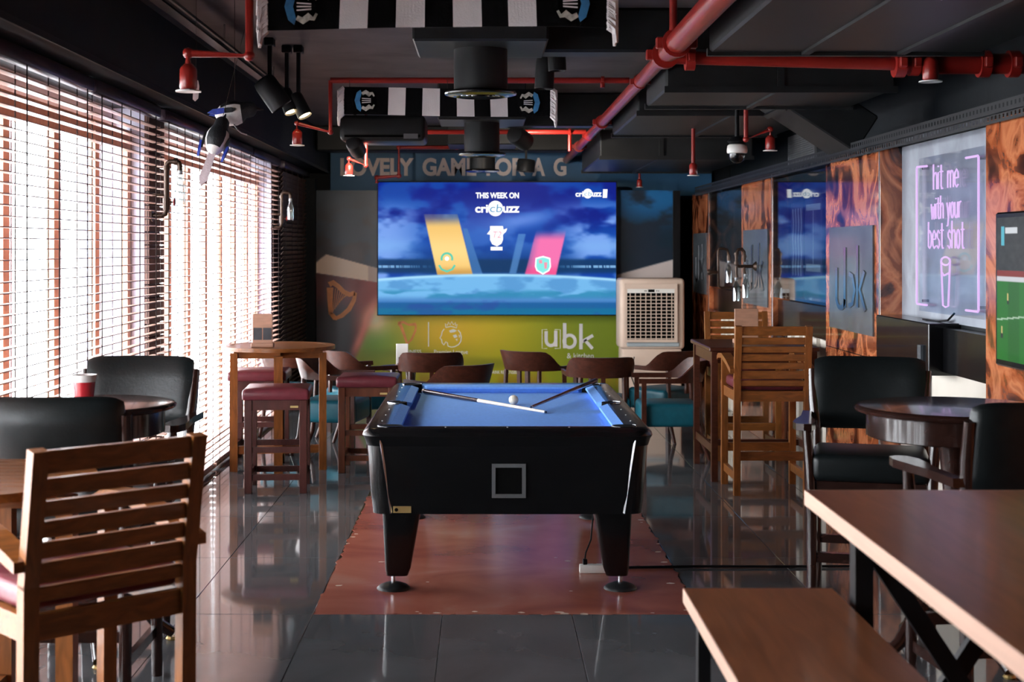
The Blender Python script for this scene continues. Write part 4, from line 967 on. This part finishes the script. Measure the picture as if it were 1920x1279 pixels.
def round_teak_table(label, loc, rz, Rr, H=.955):
    t = thing('round_teak_table', label, 'table', loc, rz, 'round teak bar tables')
    ri = Rr-.07; n = 48; r = MB(); vs = []
    for z in (H-.028, H):
        for q in (ri, Rr): vs += [(q*math.cos(2*PI*k/n), q*math.sin(2*PI*k/n), z) for k in range(n)]
    fs = []
    for k in range(n):
        j = (k+1) % n; fs += [(k,n+k,n+j,j),(2*n+k,2*n+j,3*n+j,3*n+k),(n+k,3*n+k,3*n+j,n+j),(k,j,2*n+j,2*n+k)]
    r.add(vs, fs).build('table_rim', M['teak'], t, smooth=35)
    w = 2*ri/9
    for k in range(9):
        y0 = -ri+k*w+.004; y1 = y0+w-.008; p = []
        ys = [y0+(y1-y0)*q/5 for q in range(6)]; cr = lambda y: math.sqrt(max(0, (ri-.001)**2-y*y))
        p = [(cr(y), y) for y in ys]+[(-cr(y), y) for y in reversed(ys)]
        MB().prism(p, H-.022, H-.001).build('plank', M['teak'], t)
    d = Rr*.78
    for a in (0, 90, 180, 270):
        x, y = d*math.cos(R(a)), d*math.sin(R(a)); Mz = Matrix.Translation((x, y, 0)) @ Matrix.Rotation(R(a), 4, 'Z')
        MB().box(-.028, .028, -.032, .032, 0, H-.06, Mz).build('leg', M['teakv'], t)
    for a in (0, 90):
        Mz = Matrix.Rotation(R(a), 4, 'Z'); z = .002 if a else 0
        MB().box(-d, d, -.016, .016, H-.10+z, H-.030+z, Mz).build('top_brace', M['teak'], t); MB().box(-d+.03, d-.03, -.018, .018, .13+z*20, .19+z*20, Mz).build('cross_stretcher', M['teak'], t)
    return t
round_teak_table('round teak bar table with a menu stand by the blinds', (-1.57, 10.85, 0), 8, .43)
round_teak_table('round teak bar table in the left foreground partly hidden by the slatted chair', (-1.66, 4.62, 0), 0, .39)

def stool(label, loc, rz, m):
    t = thing('cushioned_bar_stool', label, 'stool', loc, rz, 'maroon cushioned bar stools')
    h = .215
    for sx in (-1, 1):
        for sy in (-1, 1): MB().rbox(sx*h-.026-sx*.026, sx*h+.026-sx*.026, sy*h-.026-sy*.026, sy*h+.026-sy*.026, 0, .645, .003, 1).build('leg', M[m], t)
    for s in (-1, 1):
        MB().box(-h+.05, h-.05, s*h-s*.026-.014, s*h-s*.026+.014, .575, .643).build('apron', M[m], t); MB().box(s*h-s*.026-.014, s*h-s*.026+.014, -h+.05, h-.05, .575, .643).build('apron', M[m], t)
        MB().box(-h+.05, h-.05, s*h-s*.026-.012, s*h-s*.026+.012, .28, .32).build('stretcher', M[m], t); MB().box(-h+.05, h-.05, s*h-s*.026-.012, s*h-s*.026+.012, .09, .13).build('stretcher', M[m], t)
        MB().box(s*h-s*.026-.012, s*h-s*.026+.012, -h+.05, h-.05, .10, .14).build('stretcher', M[m], t)
    c = loft([rr(.222,.222,.02,.646), rr(.230,.230,.022,.652), rr(.232,.232,.024,.690), rr(.229,.229,.026,.710), rr(.216,.216,.03,.722), rr(.05,.05,.03,.728)]).build('seat_cushion', M['maroon'], t, smooth=60)
    MB().box(.10, .155, -h-.0035, -h+.001, .592, .606).build('name_plate', M['gold'], t)
    return t
stool('maroon cushioned stool in front of the round teak table', (-1.455, 10.03, 0), 4, 'stool')
stool('maroon cushioned stool by the blinds behind the round teak table', (-1.80, 11.42, 0), 2, 'stool')
stool('maroon cushioned stool beside the far left corner of the pool table', (-.885, 10.92, 0), 0, 'stool2')

def black_chair(label, loc, rz):
    t = thing('leather_bar_chair', label, 'bar chair', loc, rz, 'black leather bar chairs')
    for s in (-1, 1):
        x = s*.25
        m = MB(); m.tube([(x,-.24,0),(x,-.225,.5),(x,-.235,.8),(x+s*.012,-.265,.95),(x+s*.02,-.30,1.10)], [.024,.026,.028,.028,.022], 8); m.build('back_leg', M['wenge'], t, smooth=60)
        MB().tube([(x+s*.01,.23,0),(x+s*.01,.225,.45),(x+s*.02,.21,.70),(x+s*.035,.20,.87)], [.022,.025,.026,.022], 8).build('front_leg', M['wenge'], t, smooth=60)
        xo = x+s*.045
        MB().prism([(xo-.022*1,-.27),(xo+.022,-.27),(xo+.024,-.05),(xo+.045,.10),(xo+.052,.20),(xo+.035,.27),(xo,.285),(xo-.035,.27),(xo-.050,.20),(xo-.042,.10),(xo-.022,-.05)], .865, .897).build('armrest', M['wenge'], t)
        MB().box(x-.014, x+.014, -.22, .22, .56, .62).build('side_rail', M['wenge'], t); MB().box(x-.012, x+.012, -.22, .22, .16, .20).build('side_stretcher', M['wenge'], t)
    MB().box(-.25, .25, .205, .235, .26, .305).build('foot_rail', M['wenge'], t); MB().box(-.25, .25, -.245, -.22, .26, .30).build('rear_stretcher', M['wenge'], t)
    MB().box(-.24, .24, .19, .222, .56, .63).build('front_rail', M['wenge'], t); MB().box(-.24, .24, -.235, -.21, .56, .62).build('rear_rail', M['wenge'], t)
    MB().rbox(-.262, .262, -.205, .245, .63, .755, .035, 4).build('seat_cushion', M['leather'], t, smooth=50)
    b = MB(); vs = []; fs = []; n = 20; sec = [(0,-.045),(.035,-.02),(.045,.05),(.045,.20),(.035,.285),(.0,.305),(-.035,.285),(-.045,.2),(-.045,.05),(-.035,-.02)]
    for i in range(n+1):
        u = -1+2*i/n; x = .262*u; k = 1-.55*abs(u)**8
        for a, z in sec:
            zz = .86+z if 0 < z < .28 else .86+z; yy = -.245-(zz-.82)*.16-.035*(1-u*u)
            vs.append((x, yy+a*k*.95, .97+(zz-.97)*(1-.10*abs(u)**10)))
    q = len(sec)
    for i in range(n):
        for j in range(q): fs.append((i*q+j, i*q+(j+1) % q, (i+1)*q+(j+1) % q, (i+1)*q+j))
    fs += [tuple(range(q-1,-1,-1)), tuple(n*q+j for j in range(q))]
    b.add(vs, fs).build('back_cushion', M['leather'], t, smooth=60)
    return t
black_chair('black leather bar chair behind the right round table facing the camera', (1.81, 6.67, 0), 165.5)
black_chair('black leather bar chair at the right picture edge seen from behind', (1.915, 5.24, 0), 6)
black_chair('black leather bar chair at the left picture edge seen from behind', (-1.56, 5.42, 0), 0)
black_chair('black leather bar chair behind the red drink cup facing the camera', (-1.70, 6.70, 0), 178)

def dark_table(label, loc, Rr, H=1.04):
    t = thing('round_dark_table', label, 'table', loc, 20, 'round dark pedestal tables')
    MB().lathe([(.001,H-.03),(Rr-.02,H-.03),(Rr,H-.022),(Rr+.004,H-.012),(Rr-.004,H-.003),(Rr-.02,H),(.001,H)], 56).build('table_top', M['wenge'], t, smooth=40)
    MB().lathe([(Rr-.055,H-.13),(Rr-.045,H-.125),(Rr-.045,H-.03),(Rr-.06,H-.03)], 48).build('apron', M['wenge'], t, smooth=40)
    MB().lathe([(.045,.16),(.075,.2),(.05,.28),(.035,.45),(.045,.7),(.06,.85),(.09,H-.10),(.12,H-.03)], 20).build('pedestal', M['wenge'], t, smooth=60)
    for k in range(4):
        a = 2*PI*k/4; c = lambda r, z: (r*math.cos(a), r*math.sin(a), z)
        MB().tube([c(.03,.24),c(.12,.25),c(.20,.18),c(.27,.08),c(.34,.03)], [.03,.032,.03,.026,.024], 8).build('curved_foot', M['wenge'], t, smooth=60)
        MB().lathe([(.02,0),(.026,.008),(.02,.016)], 10, Matrix.Translation(c(.335,0))).build('foot_glide', M['gold'], t)
    return t
dark_table('round dark polished table between the right leather chairs', (1.955, 5.92, 0), .40)
dark_table('round dark polished table with a red drink by the left blinds', (-1.67, 6.05, 0), .35)
cp = thing('drink_cup', 'red drink in a plastic cup with a pale rim', 'cup', (-1.655, 5.88, 1.04))
MB().lathe([(.001,.001),(.034,.001),(.037,.01),(.047,.105)], 28).build('red_drink', M['redcup'], cp, smooth=50)
MB().lathe([(.047,.105),(.051,.128),(.053,.134),(.050,.134),(.046,.11),(.001,.108)], 28).build('cup_rim', M['cupclear'], cp, smooth=50)

# foreground table and bench
bt = thing('high_plank_table', 'high brown wooden table with black crossed legs in the right foreground', 'table', (1.315, 3.0, 0))
MB().box(-.388, .39, -1.1, 1.098, .958, 1.0).build('table_top', M['tabletop'], bt); MB().box(-.392, -.3881, -1.1, 1.098, .958, 1.0).build('lit_edge_strip', M['edge'], bt)
MB().box(-.392, .39, 1.0981, 1.102, .958, 1.0).build('lit_edge_strip', M['edge'], bt)
for yy in (.95, -.9):
    for x in (-.267, .267): MB().box(x-.025, x+.025, yy-.03, yy+.03, 0, .957).build('leg', M['steel'], bt)
    MB().bar((-.25,yy-.004,.88), (.25,yy-.004,.12), .05, .03, (0,1,0)).build('cross_brace', M['steel'], bt); MB().bar((-.25,yy+.032,.12), (.25,yy+.032,.88), .05, .03, (0,1,0)).build('cross_brace', M['steel'], bt)
    MB().box(-.3, .3, yy-.025, yy+.025, .93, .957).build('top_bracket', M['steel'], bt)
bn = thing('high_plank_bench', 'high brown wooden bench beside the foreground table', 'bench', (.786, 3.0, 0))
MB().box(-.211, .214, -1.1, 1.09, .68, .72).build('bench_seat', M['tabletop'], bn); MB().box(-.215, -.2111, -1.1, 1.09, .68, .72).build('lit_edge_strip', M['edge'], bn)  # the pale strip paints window light along the bench edge
for yy in (.9, -.9):
    for x in (-.185, .185): MB().box(x-.017, x+.017, yy-.02, yy+.02, 0, .679).build('leg', M['steel'], bn)
    MB().box(-.17, .17, yy-.018, yy+.018, .16, .20).build('leg_brace', M['steel'], bn); MB().box(-.19, .19, yy-.018, yy+.018, .65, .679).build('seat_bracket', M['steel'], bn)

# dark high table at right
ht = thing('dark_high_table', 'narrow dark wooden high table between the two slatted chairs', 'table', (2.03, 10.75, 0))
MB().rbox(-.40, .40, -.46, .50, .945, .975, .006, 1).build('table_top', M['mahog'], ht)
for x in (-.36, .36):
    for y in (-.42, .44): MB().box(x-.022, x+.022, y-.028, y+.028, 0, .944).build('leg', M['mahog'], ht)
    MB().box(x-.012, x+.012, -.44, .41, .86, .944).build('apron', M['mahog'], ht); MB().box(x-.012, x+.012, -.44, .41, .20, .26).build('stretcher', M['mahog'], ht)
MB().box(-.34, .34, -.435, -.405, .86, .944).build('apron', M['mahog'], ht); MB().box(-.34, .34, -.02, .02, .205, .25).build('stretcher', M['mahog'], ht)

# low captain chairs
def captain(label, loc, rz):
    t = thing('teal_tub_chair', label, 'chair', loc, rz, 'low wooden tub chairs with teal seats')
    vs = []; fs = []; n = 36; path = []
    for i in range(n+1):
        a = -1+2*i/n; s = abs(a); sg = 1 if a > 0 else -1
        if s < .62: th = s/.62*92; x = sg*.255*math.sin(R(th)); y = -.24*math.cos(R(th)); k = th/92
        else: y = (s-.62)/.38*.27+.008; x = sg*(.255+.012*(s-.62)); k = 1
        top = .795-.135*float(sm(.48, .95, np.array(k))) if s < .62 else .66+.0*s
        path.append((x, y, top, k))
    for x, y, top, k in path:
        l = math.hypot(x, min(y, 0)) or 1; nx, ny = x/l, min(y, 0)/l
        h = (top-.63)/.165; fl = .05*h
        for off, z, f in ((.0,.622,0),(.028,.622,0),(.024,top,fl),(.0,top,fl)): vs.append((x+nx*(off+f), y+ny*(off+f), z))
    for i in range(n):
        for j in range(4): fs.append((i*4+j, i*4+(j+1) % 4, (i+1)*4+(j+1) % 4, (i+1)*4+j))
    fs += [(3,2,1,0), tuple(n*4+j for j in range(4))]
    MB().add(vs, fs).build('curved_back', M['mahog'], t, smooth=40)
    for s in (-1, 1):
        MB().bar((s*.262,.235,0), (s*.268,.235,.625), .036, .036, (0,1,0)).build('front_leg', M['mahog'], t)
        MB().tube([(s*.20,-.30,0),(s*.19,-.24,.15),(s*.185,-.215,.35),(s*.18,-.20,.625)], [.016,.02,.021,.02], 8).build('back_leg', M['mahog'], t, smooth=60)
    MB().box(-.018, .018, -.262, -.238, .42, .625).build('back_splat', M['mahog'], t)
    MB().rbox(-.24, .24, -.22, .255, .27, .455, .035, 4).build('seat_cushion', M['teal'], t, smooth=50)
    return t
captain('teal tub chair back to camera at the far right corner of the pool table', (.965, 11.95, 0), 3)
captain('teal tub chair in front of the bar and kitchen logo', (.46, 12.62, 0), -38)
captain('teal tub chair in front of the air cooler', (1.62, 12.66, 0), 38)
captain('teal tub chair nearest the dark high table on its left', (1.50, 11.53, 0), 90)
captain('teal tub chair with an arm reaching right beside the round teak table', (-1.14, 12.68, 0), -62)
captain('teal tub chair back to camera below the small harp emblem', (-.47, 12.5, 0), 4)
captain('teal tub chair just behind the far left corner of the pool table', (-.24, 11.17, 0), 38)
captain('teal tub chair farthest left behind the round teak table', (-1.74, 12.95, 0), -15)
captain('teal tub chair half hidden behind the maroon stools', (-1.25, 11.8, 0), -100)
def low_table(label, loc):
    t = thing('low_round_table', label, 'table', loc, 0, 'low round dark tables')
    MB().lathe([(.001,.575),(.29,.575),(.30,.585),(.295,.6),(.001,.6)], 36).build('table_top', M['mahog'], t, smooth=40)
    MB().lathe([(.20,0),(.19,.02),(.04,.05),(.03,.3),(.05,.56),(.09,.575)], 20).build('pedestal', M['mahog'], t, smooth=50)
low_table('low round table with a white menu stand among the left tub chairs', (-.68, 13.15, 0)); low_table('low round table among the right tub chairs', (1.0, 13.05, 0))

# menu stands
def menu(label, loc, rz, w, h, m='board', sheets=True):
    t = thing('menu_stand', label, 'menu', loc, rz, 'menu stands on the tables')
    MB().rbox(-w*.56, w*.56, -.03, .03, 0, .032, .004, 1).build('base_block', M['board'], t)
    MB().rbox(-w/2, w/2, -.006, .006, .025, h, .003, 1).build('board', M[m], t)
    if sheets:
        for s in (-1, 1): MB().box(s*w*.24-w*.21, s*w*.24+w*.21, -.009, -.0065, h*.22, h*.58).build('menu_sheet', M['paper'], t)
    else: MB().box(-w*.3, w*.3, -.009, -.0065, h*.3, h*.45).build('menu_sheet', M['paper'], t)
    return t
menu('wooden menu stand with two dark sheets on the round teak table', (-1.655, 10.62, .955), 0, .150, .25)
menu('wooden menu board on the dark high table', (1.99, 10.8, .975), 180, .18, .26, 'board', False)
menu('white menu stand on the low table among the left tub chairs', (-.75, 13.0, .6), 0, .11, .22, 'white', False)
o = thing('napkin_box', 'small white napkin box on the left low table', 'box', (-.70, 12.90, .6)); MB().rbox(-.035, .035, -.03, .03, 0, .055, .006, 1).build('box_body', M['white'], o); MB().box(-.02, .02, -.01, .01, .055, .066).build('napkin', M['cupclear'], o)

# air cooler
ac = thing('air_cooler', 'beige floor standing air cooler with a square grille', 'air cooler', (1.845, 15.85, 0))
MB().rbox(-.33, .33, -.20, .22, .04, .60, .03, 2).build('lower_tank', M['cooler'], ac, smooth=40)
MB().rbox(-.357, .357, -.23, .23, .58, 1.36, .04, 3).build('upper_housing', M['cooler'], ac, smooth=40)
MB().rbox(-.28, .30, -.242, -.22, .61, .66, .01, 1).build('drip_tray', M['coolergrey'], ac)
g = MB()
for a in ((-.31,.27,1.245,1.30),(-.31,.27,.66,.69),(-.31,-.28,.69,1.245),(.24,.27,.69,1.245)): g.box(a[0], a[1], -.275, -.225, a[2], a[3])
g.build('grille_frame', M['cooler'], ac); MB().box(-.29, .25, -.2345, -.232, .68, 1.25).build('grille_void', M['dark'], ac)
vb = MB().box(-.004, .004, -.262, -.25, .69, 1.20).mesh('grille_bar', M['cooler']); hb = MB().box(-.28, .24, -.266, -.258, -.004, .004).mesh('grille_bar', M['cooler'])
for k in range(9): link('grille_bar', vb, ac, loc=(-.245+k*.057, 0, 0))
for k in range(13): link('grille_bar', hb, ac, loc=(0, 0, .70+k*.0385))
MB().box(-.28, .24, -.272, -.26, 1.20, 1.246).build('control_strip', M['white'], ac); MB().box(-.05, .02, -.275, -.272, 1.21, 1.24).build('display_window', M['dark'], ac)
for k in (-.085, -.07, .045, .065): MB().box(k-.005, k+.005, -.275, -.272, 1.217, 1.229).build('button', M['dark'], ac)
for sx in (-1, 1):
    MB().cyl((sx*.28,-.15,.02), (sx*.28,-.12,.02), .02, n=12).build('caster', M['black'], ac); MB().cyl((sx*.28,.15,.02), (sx*.28,.18,.02), .02, n=12).build('caster', M['black'], ac)
MB().tube([(-.2,-.25,.5),(-.24,-.27,.3),(-.15,-.3,.05),(-.3,-.35,.008)], .007, 6).build('power_cord', M['black'], ac)

# ------------------------------------------------------------------ pipe wall lamps with bottle shades
def bottle(m, x, y, z, s=1.0):
    T = Matrix.Translation((x, y, z))
    MB().lathe([(.013*s,0),(.014*s,-.03*s),(.030*s,-.07*s),(.034*s,-.085*s),(.034*s,-.20*s),(.033*s,-.20*s),(.033*s,-.086*s),(.012*s,-.03*s)], 18, T).build('bottle_shade', M['bottle'], m, smooth=60)
    MB().lathe([(.016*s,.012*s),(.018*s,-.012*s),(.016*s,-.014*s)], 14, T).build('socket_collar', M['zinc'], m, smooth=60)
def pipe_lamp(label, loc, rz):
    t = thing('pipe_wall_lamp', label, 'wall lamp', loc, rz, 'industrial pipe lamps with bottle shades')   # wall behind at -X
    r = .016
    m = MB(); m.tube([(-.09,0,0),(-.03,0,0),(-.008,0,.01),(0,0,.04),(0,0,.30),(.004,0,.325),(.02,0,.34),(.06,0,.34),(.078,0,.333),(.085,0,.31),(.085,0,.28)], r, 12); m.build('bent_pipe', M['bronze'], t, smooth=60)
    for p in ((0,0,.05),(0,0,.30),(.06,0,.34)): MB().cyl((p[0]-(.012 if p[0] else 0),0,p[2]-(0 if p[0] else .014)), (p[0]+(.012 if p[0] else 0),0,p[2]+(0 if p[0] else .014)), .0225, n=12).build('pipe_collar', M['bronze'], t, smooth=40)
    MB().cyl((-.092,0,0), (-.086,0,0), .038, n=16).build('wall_flange', M['bronze'], t)
    MB().cyl((-.09,0,.13), (0,0,.13), .009, n=8).build('support_stub', M['bronze'], t)
    MB().cyl((0,0,.055), (0,0,.11), .024, n=12).build('valve_body', M['bronze'], t); MB().cyl((0,0,.085), (.05,0,.085), .007, n=8).build('valve_stem', M['bronze'], t)
    MB().tube([(.05,.020*math.cos(a),.085+.020*math.sin(a)) for a in [2*PI*k/12 for k in range(12)]], .005, 6, closed=True).build('valve_wheel', M['red'], t, smooth=60)
    bottle(t, .085, 0, .272)
pipe_lamp('bronze pipe lamp with a clear bottle on the near left brick column', (-2.0, 8.95, 1.90), 0)
pipe_lamp('bronze pipe lamp with a clear bottle on the far left brick column', (-2.0, 14.05, 1.90), 0)
t = thing('pipe_wall_lamp', 'bronze pipe lamp with a side flange and hanging bottle on the slate sign', 'wall lamp', (2.43, 12.75, 1.53), 0, 'industrial pipe lamps with bottle shades')
MB().tube([(0,0,0),(-.10,0,0),(-.15,0,0),(-.17,0,.02),(-.17,0,.12),(-.155,0,.15),(-.12,0,.155),(-.10,0,.13),(-.10,0,.04)], .015, 12).build('bent_pipe', M['bronze'], t, smooth=60)
MB().lathe([(.045,0),(.035,-.012),(.018,-.03)], 18, Matrix.Translation((.005,0,0)) @ Matrix.Rotation(R(90),4,'Y')).build('wall_flange', M['bronze'], t, smooth=50)
for p in ((-.17,.03),(-.17,.11),(-.10,.09)): MB().cyl((p[0],0,p[1]-.012), (p[0],0,p[1]+.012), .022, n=12).build('pipe_collar', M['bronze'], t)
MB().tube([(-.17,0,.0),(-.17,0,-.06),(-.165,0,-.10)], .014, 10).build('down_pipe', M['bronze'], t, smooth=60); MB().tube([(-.10,0,.0),(-.10,0,-.04),(-.09,0,-.07)], .014, 10).build('down_pipe', M['bronze'], t, smooth=60)
bottle(t, -.088, 0, -.08, 1.0); bottle(t, -.165, .03, -.11, 1.0)
t = thing('pipe_wall_lamp', 'bronze pipe lamp bent into a rectangle round a hanging bottle', 'wall lamp', (2.40, 13.75, 1.46), 0, 'industrial pipe lamps with bottle shades')
MB().tube([(.19,0,-.13),(.0,0,-.15),(-.11,0,-.15),(-.135,0,-.13),(-.14,0,.20),(-.13,0,.228),(-.08,0,.228),(-.05,0,.215),(-.035,0,.16)], .013, 12).build('bent_pipe', M['bronze'], t, smooth=60)
MB().cyl((.185,0,-.128), (.195,0,-.128), .038, n=16).build('wall_flange', M['bronze'], t)
MB().lathe([(.012,0),(.02,.03),(.016,.05),(.026,.07),(.028,.09),(.018,.105)], 14, Matrix.Translation((-.14,0,0)) @ Matrix.Rotation(R(-90),4,'Y')).build('valve_knob', M['bronze'], t, smooth=50)
MB().cyl((-.035,0,.11), (-.035,0,.165), .021, n=12).build('socket_pipe', M['bronze'], t); bottle(t, -.035, 0, .10, 1.0)
